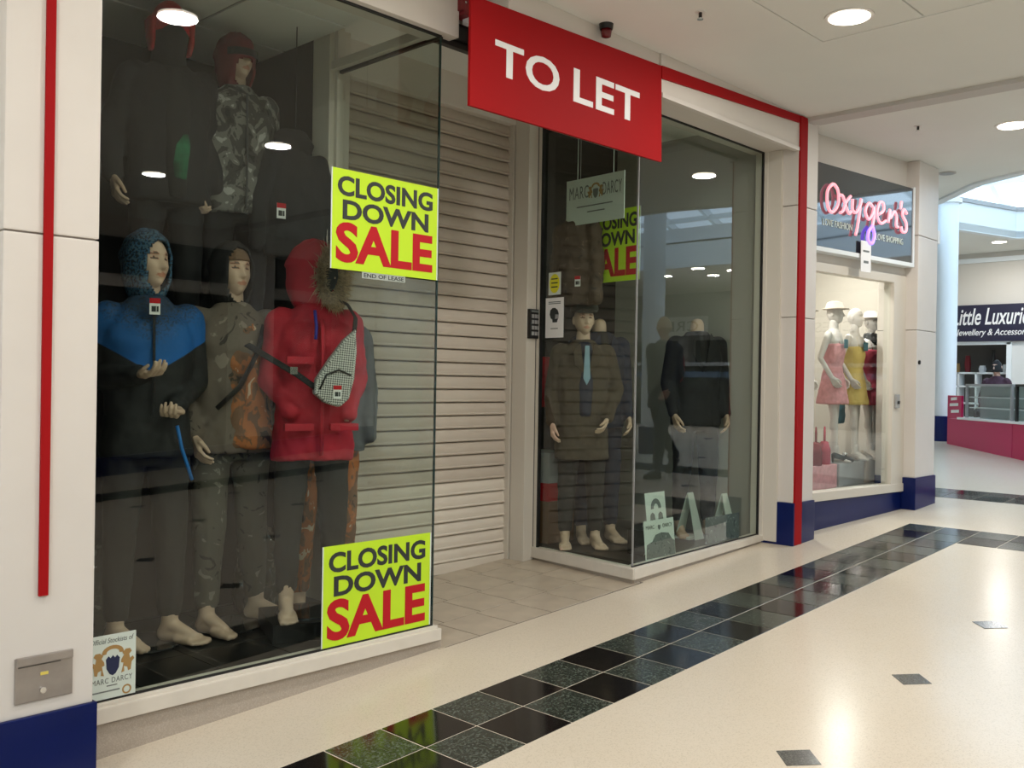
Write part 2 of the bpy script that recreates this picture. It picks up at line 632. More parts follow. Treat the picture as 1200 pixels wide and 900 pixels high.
# ================================================================ SHOP WINDOWS
SEALW = 0.012


def pane(parent, pts, z0, z1, name='glass_pane', th=0.010, m='glass'):
    """glass between two plan points; z0 and z1 may be pairs"""
    (ax, ay), (bx, by) = pts
    d = Vector((bx - ax, by - ay))
    n = Vector((-d.y, d.x)).normalized() * th
    za, zb = z0 if isinstance(z0, tuple) else (z0, z0)
    return obj(name, G().hexa([(ax, ay, za), (bx, by, zb), (bx + n.x, by + n.y, zb), (ax + n.x, ay + n.y, za)],
                              [(ax, ay, z1), (bx, by, z1), (bx + n.x, by + n.y, z1), (ax + n.x, ay + n.y, z1)]), m, parent)


# ---- left window
w1 = bpy.data.objects.new('window_1', None)
COL.objects.link(w1)
w1['kind'] = 'structure'
ZF1 = 0.155
obj('sill', G().box(-0.728, 1.10, 0.555, 0.66, 0.105, 0.163).box(-0.728, 1.09, 0.575, 0.66, 0.160, 0.176), 'sill', w1, bevel=0.005)
obj('riser', G().ramp_box(-0.728, 1.12, 0.580, 0.66, 0.096), 'riser', w1)
obj('riser_return', G().ramp_box(1.06, 1.12, 0.66, 1.75, 0.096), 'riser', w1)
obj('sill_return', G().box(1.05, 1.125, 0.66, 1.75, 0.105, 0.163), 'sill', w1, bevel=0.004)
obj('seal_bottom', G().box(-0.728, 1.07, 0.590, 0.602, 0.174, 0.184), 'seal', w1)
pane(w1, ((-0.728, 0.595), (1.068, 0.595)), 0.176, 3.118)
obj('glass_edge', G().box(1.068, 1.074, 0.594, 0.606, 0.176, 3.118), 'glass_edge', w1)
pane(w1, ((1.074, 0.600), (1.080, 1.46)), 0.17, 3.118, m='glass_clear')
obj('seal_top', G().box(-0.728, 1.07, 0.588, 0.604, 3.108, 3.119).box(1.068, 1.088, 0.60, 1.46, 3.106, 3.122), 'seal', w1)
obj('return_post', G().box(1.02, 1.16, 1.46, 1.62, 0.1, 3.36), 'frame', w1, bevel=0.004)
obj('return_frame', G().box(1.055, 1.10, 1.435, 1.46, 0.16, 3.4).box(1.03, 1.10, 0.62, 1.46, 3.122, 3.17), 'frame', w1, bevel=0.003)
obj('display_floor', G().box(-0.73, 1.05, 0.66, 2.45, 0.09, ZF1 - 0.004), 'gap', w1)
tile_d = slab_mesh('display_tile', 0.346, 0.346, 0.004, 'dark_floor', 0.001)
for i in range(5):
    for j in range(4):
        o = bpy.data.objects.new('display_tile', tile_d)
        COL.objects.link(o)
        o.location = (-0.55 + 0.35 * i, 0.84 + 0.35 * j, ZF1)
        o.parent = w1
struct('wall_display_back', G().box(-0.80, 1.10, 2.45, 2.55, 0.0, 3.36), 'dark_wall')
struct('wall_display_left', G().box(-0.80, -0.73, 0.62, 2.45, 0.0, 3.36), 'dark_wall')
struct('wall_display_right', G().box(1.02, 1.09, 1.62, 2.45, 0.0, 3.36), 'dark_wall')
cl = struct('ceiling_display_left', G().box(-0.73, 1.02, 0.70, 2.45, 3.327, 3.36), 'gap')
pl = bevelled(G().box(-0.292, 0.292, -0.292, 0.292, 0, 0.012).mesh('ceiling_panel'), 0.002, 1)
pl.materials.append(M['grey_ceiling'])
for i in range(3):
    for j in range(3):
        o = bpy.data.objects.new('ceiling_panel', pl)
        COL.objects.link(o)
        o.location = (-0.43 + 0.58 * i, 1.0 + 0.6 * j, 3.315)
        o.scale = (0.965, 1, 1)
        o.parent = cl
# the black stage the upper row stands on
stage = struct('trim_4', G().box(-0.73, 1.0, 1.75, 2.45, ZF1, 1.445).box(-0.73, 1.0, 1.46, 2.45, 1.38, 1.445), 'dark_wall')

# ---- right window
w2 = bpy.data.objects.new('window_2', None)
COL.objects.link(w2)
w2['kind'] = 'structure'
ZF2 = 0.25


def sl(x):
    return 0.247 + (x - 2.74) * 0.027


obj('sill', G().hexa([(2.715, 0.555, fz(2.715) + 0.03), (4.335, 0.555, fz(4.335) + 0.012), (4.335, 0.66, fz(4.335) + 0.012), (2.715, 0.66, fz(2.715) + 0.03)],
                     [(2.715, 0.555, sl(2.715)), (4.335, 0.555, sl(4.335)), (4.335, 0.66, sl(4.335)), (2.715, 0.66, sl(2.715))]), 'sill', w2, bevel=0.006)
obj('riser', G().ramp_box(2.735, 4.33, 0.575, 0.64, (fz(2.735) + 0.031, fz(4.33) + 0.013)), 'riser', w2)
obj('sill_return', G().hexa([(2.705, 0.56, fz(2.71) + 0.03), (2.83, 1.54, fz(2.83) + 0.02), (2.90, 1.54, fz(2.83) + 0.02), (2.79, 0.56, fz(2.71) + 0.03)],
                            [(2.705, 0.56, 0.245), (2.83, 1.54, 0.245), (2.90, 1.54, 0.245), (2.79, 0.56, 0.245)]), 'sill', w2, bevel=0.005)
obj('riser_return', G().hexa([(2.725, 0.58, fz(2.72)), (2.85, 1.54, fz(2.85)), (2.89, 1.54, fz(2.85)), (2.78, 0.58, fz(2.72))],
                             [(2.725, 0.58, fz(2.72) + 0.031), (2.85, 1.54, fz(2.85) + 0.021), (2.89, 1.54, fz(2.85) + 0.021), (2.78, 0.58, fz(2.72) + 0.031)]), 'riser', w2)
pane(w2, ((2.752, 0.595), (4.300, 0.595)), (sl(2.752) + 0.002, sl(4.30) + 0.002), 3.13)
obj('glass_edge', G().box(2.7465, 2.752, 0.594, 0.606, 0.25, 3.13), 'grey_plastic', w2)
pane(w2, ((2.864, 1.500), (2.746, 0.601)), 0.247, 3.13)
obj('seal', G().box(4.292, 4.304, 0.588, 0.604, 0.25, 3.13).box(2.745, 4.30, 0.588, 0.606, 3.122, 3.134)
    .hexa([(2.74, 0.592, sl(2.74)), (4.30, 0.592, sl(4.30)), (4.30, 0.602, sl(4.30)), (2.74, 0.602, sl(2.74))],
          [(2.74, 0.592, sl(2.74) + 0.008), (4.30, 0.592, sl(4.30) + 0.008), (4.30, 0.602, sl(4.30) + 0.008), (2.74, 0.602, sl(2.74) + 0.008)]), 'seal', w2)
obj('jamb', G().box(4.304, 4.342, 0.56, 0.66, 0.25, 3.14).box(4.31, 4.342, 0.45, 0.57, 0.25, 3.13), 'frame', w2, bevel=0.004)
obj('return_stile', G().box(2.842, 2.872, 1.492, 1.525, 0.245, 3.2), 'frame', w2, bevel=0.003)
obj('return_seal', G().box(2.838, 2.866, 1.484, 1.493, 0.245, 3.2), 'seal', w2)
post = struct('trim_5', G().ramp_box(2.745, 2.905, 1.530, 1.66, 3.42), 'frame', bevel=0.004)
obj('groove', G().box(2.84, 2.846, 1.526, 1.532, 0.2, 3.2), 'gap', post)
obj('display_floor', G().box(2.88, 4.35, 0.64, 2.0, 0.16, ZF2), 'dark_floor', w2)
struct('wall_display_back_right', G().box(2.88, 4.42, 2.0, 2.1, 0.0, 3.6), 'dark_wall')
struct('wall_display_side', G().box(4.36, 4.42, 0.62, 2.0, 0.0, 3.6), mat('pale_wall', (0.34, 0.33, 0.29), 0.7))
struct('wall_display_inner', G().box(2.885, 2.92, 1.66, 2.0, 0.0, 3.6), 'dark_wall')
cr = struct('ceiling_display_right', G().box(2.80, 4.36, 0.70, 2.0, 3.40, 3.45), 'gap')
for i in range(3):
    for j in range(3):
        o = bpy.data.objects.new('ceiling_panel', pl)
        COL.objects.link(o)
        o.location = (3.12 + 0.6 * i, 0.88 + 0.6 * j, 3.387)
        o.parent = cr
        if i == 2:
            o.scale = (0.98, 1, 1)

# ================================================================ ROLLER SHUTTER
sh = thing('roller_shutter', 'closed taupe steel roller shutter of the shop entrance, paler along its lower slats', 'shutter', (1.9, 1.72, fz(1.9)))
PITCH_S = 0.0888
prof = [(0.006, 0.0), (0.006, 0.005)]
for k in range(7):                                   # rolled bead along the lower edge of each slat
    a_ = math.pi * k / 6
    prof.append((-0.010 - 0.007 * math.sin(a_), 0.013 - 0.008 * math.cos(a_)))
for k in range(7):                                   # gently bowed face
    t = k / 6
    prof.append((-0.010 - 0.006 * math.sin(math.pi * t) + 0.012 * t, 0.023 + t * (PITCH_S - 0.025)))
prof.append((0.006, PITCH_S - 0.0005))
xa, xb = 1.10, 2.76
g = G()
v = [(xa, y, z) for y, z in prof] + [(xb, y, z) for y, z in prof] + [(xa, 0.006, 0), (xa, 0.006, PITCH_S - 0.0005), (xb, 0.006, 0), (xb, 0.006, PITCH_S - 0.0005)]
n = len(prof)
f = [(i, i + 1, n + i + 1, n + i) for i in range(n - 1)] + [(2 * n, 2 * n + 1, 2 * n + 3, 2 * n + 2)]
g.add(v, f)
sm_a = fix_normals(g.mesh('slat', True))
sm_b = sm_a.copy()
sm_a.materials.append(M['slat'])
sm_b.materials.append(M['slat_pale'])
Z0S = 0.185
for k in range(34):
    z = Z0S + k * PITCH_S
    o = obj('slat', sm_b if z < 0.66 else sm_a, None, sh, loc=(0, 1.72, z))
obj('bottom_rail', G().box(1.10, 2.76, 1.70, 1.73, 0.118, 0.186), 'slat_pale', sh, bevel=0.006)
obj('rubber_strip', G().hexa([(1.10, 1.705, fz(1.1)), (2.76, 1.705, fz(2.76)), (2.76, 1.725, fz(2.76)), (1.10, 1.725, fz(1.1))],
                             [(1.10, 1.705, 0.12), (2.76, 1.705, 0.155), (2.76, 1.725, 0.155), (1.10, 1.725, 0.12)]), 'black_plastic', sh)
obj('guide_rail', G().box(1.09, 1.13, 1.69, 1.76, 0.06, 3.3), 'frame', sh)
obj('guide_rail', G().ramp_box(2.735, 2.775, 1.67, 1.76, 3.3), 'frame', sh)
obj('shutter_box', G().box(1.06, 2.9, 1.66, 2.0, 3.20, 3.60), 'cream_paint', sh, bevel=0.006)

# ================================================================ NEIGHBOUR SHOP TO THE RIGHT
def ny(x):
    return 0.50 - 0.115 * (x - 4.64)


def nbox(x0, x1, d0, d1, z0, z1):
    """box along the slightly turned boutique front; d is measured back from its glass"""
    P = [(x0, ny(x0) + d0), (x1, ny(x1) + d0), (x1, ny(x1) + d1), (x0, ny(x0) + d1)]
    return G().hexa([(a, b, fz(a) if z0 is None else z0) for a, b in P], [(a, b, z1) for a, b in P])


struct('baseboard_right', nbox(4.60, 6.32, -0.005, 0.12, None, 0.495), 'blue', bevel=0.004)
w3 = bpy.data.objects.new('window_3', None)
COL.objects.link(w3)
w3['kind'] = 'structure'
obj('sill', nbox(4.60, 6.30, -0.02, 0.10, 0.495, 0.565), 'frame', w3, bevel=0.005)
pane(w3, ((4.62, ny(4.62) + 0.02), (6.10, ny(6.10) + 0.02)), 0.565, 2.30, m='glass_clear')
obj('frame_head', nbox(4.60, 6.30, -0.01, 0.08, 2.30, 2.37), 'frame', w3, bevel=0.005)
obj('frame_stile', nbox(6.09, 6.30, -0.01, 0.08, 0.5, 2.31), 'frame', w3, bevel=0.005)
struct('wall_neighbour_fascia', nbox(4.60, 6.32, 0.0, 0.2, 2.37, ZC), 'cream_paint')
struct('wall_neighbour_back', G().box(4.42, 7.04, 1.75, 1.85, 0.2, 3.36), mat('boutique_wall', (0.55, 0.52, 0.48), 0.8))
struct('wall_neighbour_side', G().box(7.00, 7.04, 0.54, 1.75, 0.2, 3.36), mat('boutique_side', (0.50, 0.46, 0.40), 0.7))
struct('floor_neighbour', nbox(4.66, 6.98, 0.13, 1.3, 0.40, 0.545), mat('boutique_floor', (0.30, 0.28, 0.26), 0.4))
struct('ceiling_neighbour', G().box(4.42, 7.0, 0.55, 1.75, 2.75, 2.80), 'grey_ceiling')
struct('wall_corner', G().ramp_box(7.05, 7.10, 0.46, 4.2, ZC), 'cream_paint')
struct('wall_corner_front', G().ramp_box(6.74, 7.08, 0.46, 0.54, ZC), 'cream_paint')

# ================================================================ ATRIUM AND FAR SHOPS
M['fascia_white'] = mat('atrium_white', (0.80, 0.84, 0.86), 0.5)
M['far_wall'] = mat('far_wall', (0.66, 0.62, 0.56), 0.7)
edge = [(12.1, 2.15), (14.0, 1.62), (14.9, 0.4), (14.9, -2.1)]
g = G()
for (ax, ay), (bx, by) in zip(edge[:-1], edge[1:]):
    g.hexa([(ax, ay, 3.74), (bx, by, 3.74), (bx + 0.1, by + 0.1, 3.74), (ax + 0.1, ay + 0.1, 3.74)],
           [(ax, ay, 4.16), (bx, by, 4.16), (bx + 0.1, by + 0.1, 4.16), (ax + 0.1, ay + 0.1, 4.16)])
at = struct('wall_atrium_fascia', g, 'fascia_white')
g = G()
for (ax, ay), (bx, by) in zip(edge[:-1], edge[1:]):
    g.hexa([(ax - 0.02, ay - 0.02, 4.16), (bx - 0.02, by - 0.02, 4.16), (bx + 0.12, by + 0.12, 4.16), (ax + 0.12, ay + 0.12, 4.16)],
           [(ax - 0.02, ay - 0.02, 4.22), (bx - 0.02, by - 0.02, 4.22), (bx + 0.12, by + 0.12, 4.22), (ax + 0.12, ay + 0.12, 4.22)])
obj('gutter', g, 'grey_plastic', at)
g = G().prism(edge + [(19, -2.1), (19, 4.2), (12.1, 4.2)], (0, 0, 3.75), (1, 0, 0), (0, 1, 0), 0.1)
struct('ceiling_far', g, 'ceiling')
# the other far side: lower ceiling, banded fascia, shop fronts and a dark stall (mirrored in the right window)
struct('ceiling_far_side', G().box(11.3, 19, -10.4, -2.1, ZC, ZC + 0.1), 'ceiling')
o = struct('wall_atrium_far', G().box(11.25, 11.35, -10.4, -2.1, ZC - 0.05, 3.72), 'fascia_white')
obj('upper_band', G().box(11.30, 11.40, -10.4, -2.1, 3.76, 3.98), 'fascia_white', o)
obj('shadow_gap', G().box(11.32, 11.40, -10.4, -2.1, 3.71, 3.77), 'gap', o)
struct('wall_atrium_step', G().box(11.3, 15.0, -2.16, -2.06, ZC - 0.05, 3.98), 'fascia_white')
M['far_grey'] = mat('far_shop_grey', (0.36, 0.35, 0.34), 0.7)
o = struct('wall_far_shops', G().box(15.6, 15.7, -10.4, -2.1, 2.35, ZC), 'far_grey')
obj('dark_opening', G().box(15.9, 16.0, -10.4, -2.1, 0.7, 2.4), 'dark_wall', o)
for y in (-9.4, -7.6, -5.6, -3.6):
    obj('shop_pier', G().box(15.5, 15.8, y, y + 0.25, 0.7, 2.4), 'far_grey', o)
tt = thing('mirrored_sign', 'white shop sign with dark capitals on the far side, mirrored in the right window', 'sign', (15.55, -7.8, 2.5))
obj('board', G().box(15.5, 15.58, -8.6, -6.9, 2.45, 2.86), 'white', tt, bevel=0.01)
lettering('CRES', 'ink', tt, (15.495, -7.1, 2.54), UYN, UZ, 1.0, 0.22, depth=0.006)
tt = thing('market_stall', 'long dark stall on the far side of the mall, mirrored in the right window', 'stall', (12.7, -4.9, fz(12.7)))
obj('counter', G().ramp_box(12.3, 13.2, -7.2, -3.1, 1.72), 'black_plastic', tt, bevel=0.02)
obj('band', G().box(12.27, 12.30, -7.2, -3.1, 1.52, 1.62), mat('stall_blue', (0.10, 0.16, 0.25), 0.5), tt)
obj('top', G().box(12.2, 13.3, -7.3, -3.0, 1.72, 1.78), 'grey_plastic', tt, bevel=0.01)
g = G()
near = [(7.0, -10.4), (7.0, -2.0), (7.38, -0.32), (7.62, 0.11), (8.4, 0.80), (9.6, 1.7), (12.1, 2.15)]
for (ax, ay), (bx, by) in zip(near[:-1], near[1:]):
    g.hexa([(ax, ay, ZC - 0.02), (bx, by, ZC - 0.02), (bx - 0.08, by + 0.06, ZC - 0.02), (ax - 0.08, ay + 0.06, ZC - 0.02)],
           [(ax, ay, 4.2), (bx, by, 4.2), (bx - 0.08, by + 0.06, 4.2), (ax - 0.08, ay + 0.06, 4.2)])
struct('wall_atrium_near', g, 'fascia_white')
struct('wall_far_side', G().box(7.4, 19, 4.2, 4.3, 0, 3.9), 'far_wall')
struct('wall_far_end', G().box(19, 19.1, -10.4, 4.2, 0.5, 4), 'far_wall')
# glazed roof: two slopes of panes between white rafters
rf = bpy.data.objects.new('ceiling_skylight', None)
COL.objects.link(rf)
rf['kind'] = 'structure'
ridge = (11.4, 6.0)
ys = [-10.4 + 1.045 * k for k in range(14)]
for (x0, z0), (x1, z1) in (((6.95, 4.2), ridge), (ridge, (16.0, 4.2))):
    for k in range(len(ys)):
        y = ys[k]
        obj('rafter', G().hexa([(x0, y - 0.04, z0 - 0.10), (x1, y - 0.04, z1 - 0.10), (x1, y + 0.04, z1 - 0.10), (x0, y + 0.04, z0 - 0.10)],
                               [(x0, y - 0.04, z0 + 0.05), (x1, y - 0.04, z1 + 0.05), (x1, y + 0.04, z1 + 0.05), (x0, y + 0.04, z0 + 0.05)]), 'fascia_white', rf)
        if k < len(ys) - 1:
            obj('roof_pane', G().hexa([(x0, y + 0.04, z0), (x1, y + 0.04, z1), (x1, y + 1.005, z1), (x0, y + 1.005, z0)],
                                      [(x0, y + 0.04, z0 + 0.01), (x1, y + 0.04, z1 + 0.01), (x1, y + 1.005, z1 + 0.01), (x0, y + 1.005, z0 + 0.01)]), 'roof_glass', rf)
    for t in (0.0, 0.33, 0.66):
        xm, zm = x0 + (x1 - x0) * t, z0 + (z1 - z0) * t
        obj('purlin', G().box(xm - 0.04, xm + 0.04, -10.4, 3.2, zm - 0.12, zm - 0.03), 'fascia_white', rf)
for y in (-10.4, 3.26):
    struct('wall_gable', G().prism([(6.9, 3.4), (16, 3.4), (16, 4.25), (11.4, 6.05), (6.9, 4.25)], (0, y, 0), (1, 0, 0), (0, 0, 1), 0.06), 'fascia_white')


def round_column(name, label, x, y, r, top):
    t = thing(name, label, 'column', (x, y, fz(x)))
    obj('shaft', G().cyl((x, y, fz(x)), r, top - fz(x), n=40), 'fascia_white', t, smooth=False)
    obj('plinth', G().cyl((x, y, fz(x) - 0.01), r + 0.03, 0.36, n=40), 'blue', t)
    obj('collar', G().cyl((x, y, top - 0.12), r + 0.04, 0.06, n=40), 'fascia_white', t)
    return t


round_column('round_column', 'pale round column on a blue plinth beside the pink counter', 12.1, 1.98, 0.145, 4.16)
round_column('round_column', 'white round column with pale blue sheen mirrored in the right display window', 8.6, -3.4, 0.15, 4.2)

# opposite side of the mall, mirrored in the windows
OPP = (-6.0, -2.4, 1.2, 4.8, 6.55)
for k, x in enumerate(OPP):
    o = struct('wall_pier_opposite', G().ramp_box(x, x + 0.36, -7.62, -7.3, ZC), 'cream')
    obj('plinth', G().ramp_box(x - 0.01, x + 0.37, -7.62, -7.29, fz(x) + 0.34), 'blue', o)
    if k < 4:
        e = OPP[k + 1]
        o = struct('window_4', G().ramp_box(x + 0.36, e, -7.6, -7.5, (fz(x) + 0.24, fz(e) + 0.24)), 'blue')
        obj('glass_pane', G().box(x + 0.36, e, -7.58, -7.56, fz(x) + 0.2, 2.5), 'glass', o)
        obj('display_back', G().box(x + 0.36, e, -7.95, -7.9, fz(x), 2.6), mat('shop_dark_%d' % k, [(0.05, 0.045, 0.04), (0.10, 0.09, 0.08), (0.03, 0.03, 0.035), (0.16, 0.15, 0.14)][k], 0.8), o)
        obj('fascia', G().box(x + 0.36, e, -7.62, -7.5, 2.5, ZC), 'cream_paint', o)
        obj('sign_panel', G().box(x + 0.5, e - 0.15, -7.5, -7.46, 2.65, 3.1), ('navy_ink', 'grey_ink', 'ink', 'grey_ink')[k], o, bevel=0.005)


# ================================================================ CEILING FITTINGS
def downlight(x, y, z, label, power=LAMP_W, r=0.105):
    t = thing('downlight', label, 'light', (x, y, z), group='recessed ceiling downlights')
    obj('trim', G().cyl((x, y, z - 0.006), r + 0.022, 0.010, n=32), 'lamp_trim', t)
    obj('lens', G().cyl((x, y, z - 0.009), r, 0.008, n=32), 'lamp', t)
    ld = bpy.data.lights.new('bulb', 'AREA')
    ld.shape = 'DISK'
    ld.size = 2 * r
    ld.energy = power
    ld.color = LAMP_COL
    lo = bpy.data.objects.new('bulb', ld)
    COL.objects.link(lo)
    lo.location = (0, 0, -0.02)
    lo.parent = t
    return t


downlight(2.78, -0.74, ZC, 'lit round ceiling downlight in a panel above the to-let board')
downlight(5.60, -0.74, ZC, 'lit ceiling downlight at the right picture edge, beyond the ceiling beam')
downlight(0.38, -0.78, ZC, 'ceiling downlight mirrored on the red cap in the left window')
downlight(2.35, -2.86, ZC, 'ceiling downlight mirrored beside the hanging black hoodie')
downlight(2.2, -4.79, ZC, 'ceiling downlight mirrored on the black jacket in the left window')
downlight(5.20, 0.95, 2.75, 'small unseen downlight added to brighten the pink dress in the boutique', 22, 0.05)  # added lamp, lifts the dim boutique interior
downlight(6.30, 0.95, 2.75, 'small unseen downlight added to brighten the yellow dress in the boutique', 22, 0.05)  # second added lamp for the boutique interior
for x, y in ((-2.1, -0.78), (-0.1, -2.86), (-2.6, -2.86),
             (-0.2, -4.79), (-2.7, -4.79), (0.9, -6.6), (-2.0, -6.6)):
    downlight(x, y, ZC, 'unseen ceiling downlight over the walkway, added out of the frame for more light')  # unseen lamps added to light the walkway
for x, y in ((14.3, 1.95),):
    downlight(x, y, 3.75, 'small far ceiling downlight above the pink counter', 25)
for x, y in ((11.75, -4.73), (12.79, -5.07), (12.32, -4.39), (12.42, -5.83)):
    downlight(x, y, ZC, 'ceiling downlight beyond the skylight, mirrored in the right window', 25)


def sprinkler(x, y, z, label):
    t = thing('sprinkler_head', label, 'sprinkler', (x, y, z), group='ceiling sprinklers')
    obj('rose', G().cyl((x, y, z - 0.004), 0.028, 0.004, n=24), 'lamp_trim', t)
    obj('stem', G().cyl((x, y, z - 0.035), 0.009, 0.031, n=12), 'black_plastic', t)
    obj('deflector', G().cyl((x, y, z - 0.040), 0.017, 0.005, n=16), 'chrome', t)


sprinkler(2.21, -0.18, ZC, 'small sprinkler head on the ceiling above the to-let board')
sprinkler(5.18, -0.20, ZC, 'small sprinkler head on the ceiling right of the beam')
t = thing('alarm_beacon', 'small black and red alarm beacon on the ceiling behind the to-let board', 'beacon', (2.02, 0.30, ZC))
obj('base', G().cyl((2.02, 0.30, ZC - 0.03), 0.036, 0.03, n=28, r2=0.04), 'black_plastic', t)
obj('lens', G().rings([(ZC - 0.075, 0.012, 0.012, 2.02, 0.30), (ZC - 0.07, 0.026, 0.026, 2.02, 0.30), (ZC - 0.03, 0.032, 0.032, 2.02, 0.30)]),
    mat('beacon_red', (0.12, 0.005, 0.008), 0.2), t, smooth=True)
t = thing('ceiling_speaker', 'flat round grille in the ceiling near the pale round column', 'speaker', (6.95, 0.20, ZC))
obj('ring', G().cyl((6.95, 0.20, ZC - 0.008), 0.075, 0.008, n=32), 'ceiling_trim', t)
obj('grille', G().cyl((6.95, 0.20, ZC - 0.011), 0.06, 0.006, n=32), 'grey_plastic', t)
# ================================================================ RED TO-LET OVERLAY GRAPHIC, BUILT AS BOARD AND STRIPS
t = thing('to_let_overlay', 'large red overlay graphic built as a board, reading TO LET in white capitals over the shuttered entrance', 'sign', (1.82, 0.34, 2.71))
board = [(1.02, 2.711), (2.607, 2.721), (2.591, 3.291), (1.211, 3.244), (1.02, 3.237)]
obj('board', G().prism(board, (0, 0.345, 0), UX, UZ, 0.017), 'red', t, bevel=0.002)
obj('bracket', G().box(1.36, 1.42, 0.344, 0.352, 3.00, 3.22), 'steel', t)
obj('bracket', G().box(2.45, 2.51, 0.344, 0.352, 3.02, 3.24), 'steel', t)
# letters follow the slight slant of the drawn overlay
for w_, x0, x1, zl, zh in (('TO', 1.185, 1.666, 2.900, 3.072), ('LET', 1.782, 2.374, 2.900, 3.078)):
    lettering(w_, 'white', t, (x0, 0.328, zl), (1, 0, 0.0), UZ, x1 - x0, zh - zl, bold=0.018, space=1.04)
s = obj('overlay_strip', G().prism([(2.59, 3.215), (4.33, 3.310), (4.33, 3.362), (2.59, 3.291)], (0, 0.334, 0), UX, UZ, 0.012), 'red', bevel=0.002)
tag(s, 'slim red line of the overlay graphic, built as a strip, running from the to-let board along the fascia to the pier', 'strip')
s = obj('overlay_strip', G().box(4.335, 4.445, 0.316, 0.332, fz(4.39) + 0.002, 3.362), 'red', bevel=0.002)
tag(s, 'tall red line of the overlay graphic, built as a strip down the front of the pier right of the right display window', 'strip')
s = obj('overlay_strip', G().box(-0.914, -0.884, 0.318, 0.330, 0.667, 3.2), 'red', bevel=0.002)
tag(s, 'narrow red line of the overlay graphic, built as a strip down the cream pier at the left picture edge', 'strip')
t = thing('sign_box', 'dark red end of an older sign box peeking out left of the to-let board', 'sign', (1.22, 0.56, 3.24))
obj('box', G().box(1.155, 1.295, 0.52, 0.60, 3.232, 3.36), 'maroon', t, bevel=0.008)
obj('end_cap', G().box(1.138, 1.16, 0.515, 0.605, 3.25, 3.35), 'maroon', t, bevel=0.004)
obj('screw', G().cyl((1.16, 0.520, 3.29), 0.006, -0.008, 'y', 12), 'chrome', t)
obj('fixing', G().box(1.20, 1.235, 0.53, 0.58, 3.205, 3.235), 'white', t, bevel=0.003)


# ================================================================ POSTERS
def sale_poster(label, o, u, w, h, cut=False, strip=False):
    o, u = Vector(o), Vector(u)
    n = u.cross(Vector(UZ))
    t = thing('sale_poster', label, 'poster', tuple(o), group='yellow closing down sale posters')
    obj('card', G().prism([(0, 0), (w, 0), (w, h), (0, h)], o, u, UZ, 0.002), 'lime', t)
    obj('border', G().prism([(0, 0), (0.007, 0), (0.007, h), (0, h)], o, u, UZ, 0.0026), 'mint', t)
    obj('border', G().prism([(w - 0.007, 0), (w, 0), (w, h), (w - 0.007, h)], o, u, UZ, 0.0026), 'mint', t)
    p = o + n * 0.0022
    lettering('CLOSING', 'ink', t, p + u * (0.055 * w) + Vector(UZ) * (0.735 * h), u, UZ, 0.885 * w, 0.20 * h, bold=0.032, depth=0.0012)
    lettering('DOWN', 'ink', t, p + u * (0.10 * w) + Vector(UZ) * (0.500 * h), u, UZ, 0.80 * w, 0.20 * h, bold=0.032, depth=0.0012)
    lettering('SALE', 'ink_red', t, p + u * (0.045 * w) + Vector(UZ) * (0.07 * h), u, UZ, 0.90 * w, 0.405 * h, bold=0.034, depth=0.0012)
    return t


sale_poster('yellow closing down sale poster high on the left window pane', (0.420, 0.594, 1.898), UX, 0.647, 0.456)
sale_poster('yellow closing down sale poster low in the corner of the left window', (0.402, 0.594, 0.176), UX, 0.652, 0.466)
ud = Vector((2.746 - 2.864, 0.601 - 1.5, 0)).normalized()
sale_poster('yellow closing down sale poster inside the right window, partly behind a hanging camouflage jacket', (3.075, 1.27, 2.085), tuple(ud), 0.51, 0.485)
t = thing('lease_notice', 'narrow pale strip reading END OF LEASE under the upper yellow poster', 'notice', (0.62, 0.594, 1.865))
obj('strip', G().box(0.60, 0.86, 0.5915, 0.594, 1.868, 1.897), mat('clear_film', (0.42, 0.47, 0.43), 0.4), t)
lettering('END OF LEASE', 'ink', t, (0.61, 0.5914, 1.873), UX, UZ, 0.24, 0.019, bold=0.01, depth=0.001)


def crest(parent, o, u, s, shield='navy_ink', gold='gold'):
    """shield between two rearing beasts under an arch, about s wide"""
    o, u = Vector(o), Vector(u)
    z = Vector(UZ)

    def P(pts):
        return [(a * s, b * s) for a, b in pts]
    obj('shield', G().prism(P([(-0.16, 0.10), (-0.10, 0.17), (-0.05, 0.12), (0, 0.18), (0.05, 0.12), (0.10, 0.17), (0.16, 0.10), (0.14, -0.12), (0.07, -0.24), (0, -0.28), (-0.07, -0.24), (-0.14, -0.12)]), o, u, UZ, 0.001), shield, parent)
    arch = []
    for k in range(13):
        a = math.radians(-10 + 200 * k / 12)
        arch.append((0.25 * math.cos(a), 0.24 + 0.17 * math.sin(a)))
    for k in range(12, -1, -1):
        a = math.radians(-10 + 200 * k / 12)
        arch.append((0.15 * math.cos(a), 0.24 + 0.085 * math.sin(a)))
    g = G()
    for k in range(12):
        g.prism(P([arch[k], arch[k + 1], arch[25 - k - 1], arch[25 - k]]), o, u, UZ, 0.001)
    obj('arch', g, gold, parent)
    for sg in (-1, 1):
        pts = [(0.20, -0.26), (0.27, -0.24), (0.26, -0.12), (0.34, -0.15), (0.36, -0.24), (0.42, -0.22), (0.44, -0.05), (0.50, 0.02),
               (0.47, 0.08), (0.40, 0.04), (0.38, 0.14), (0.44, 0.20), (0.40, 0.27), (0.30, 0.27), (0.22, 0.20), (0.26, 0.14),
               (0.20, 0.05), (0.19, -0.02), (0.25, -0.04), (0.23, -0.14)]
        obj('beast', G().prism(P([(sg * a, b) for a, b in (pts if sg > 0 else pts[::-1])]), o, u, UZ, 0.001), gold, parent)


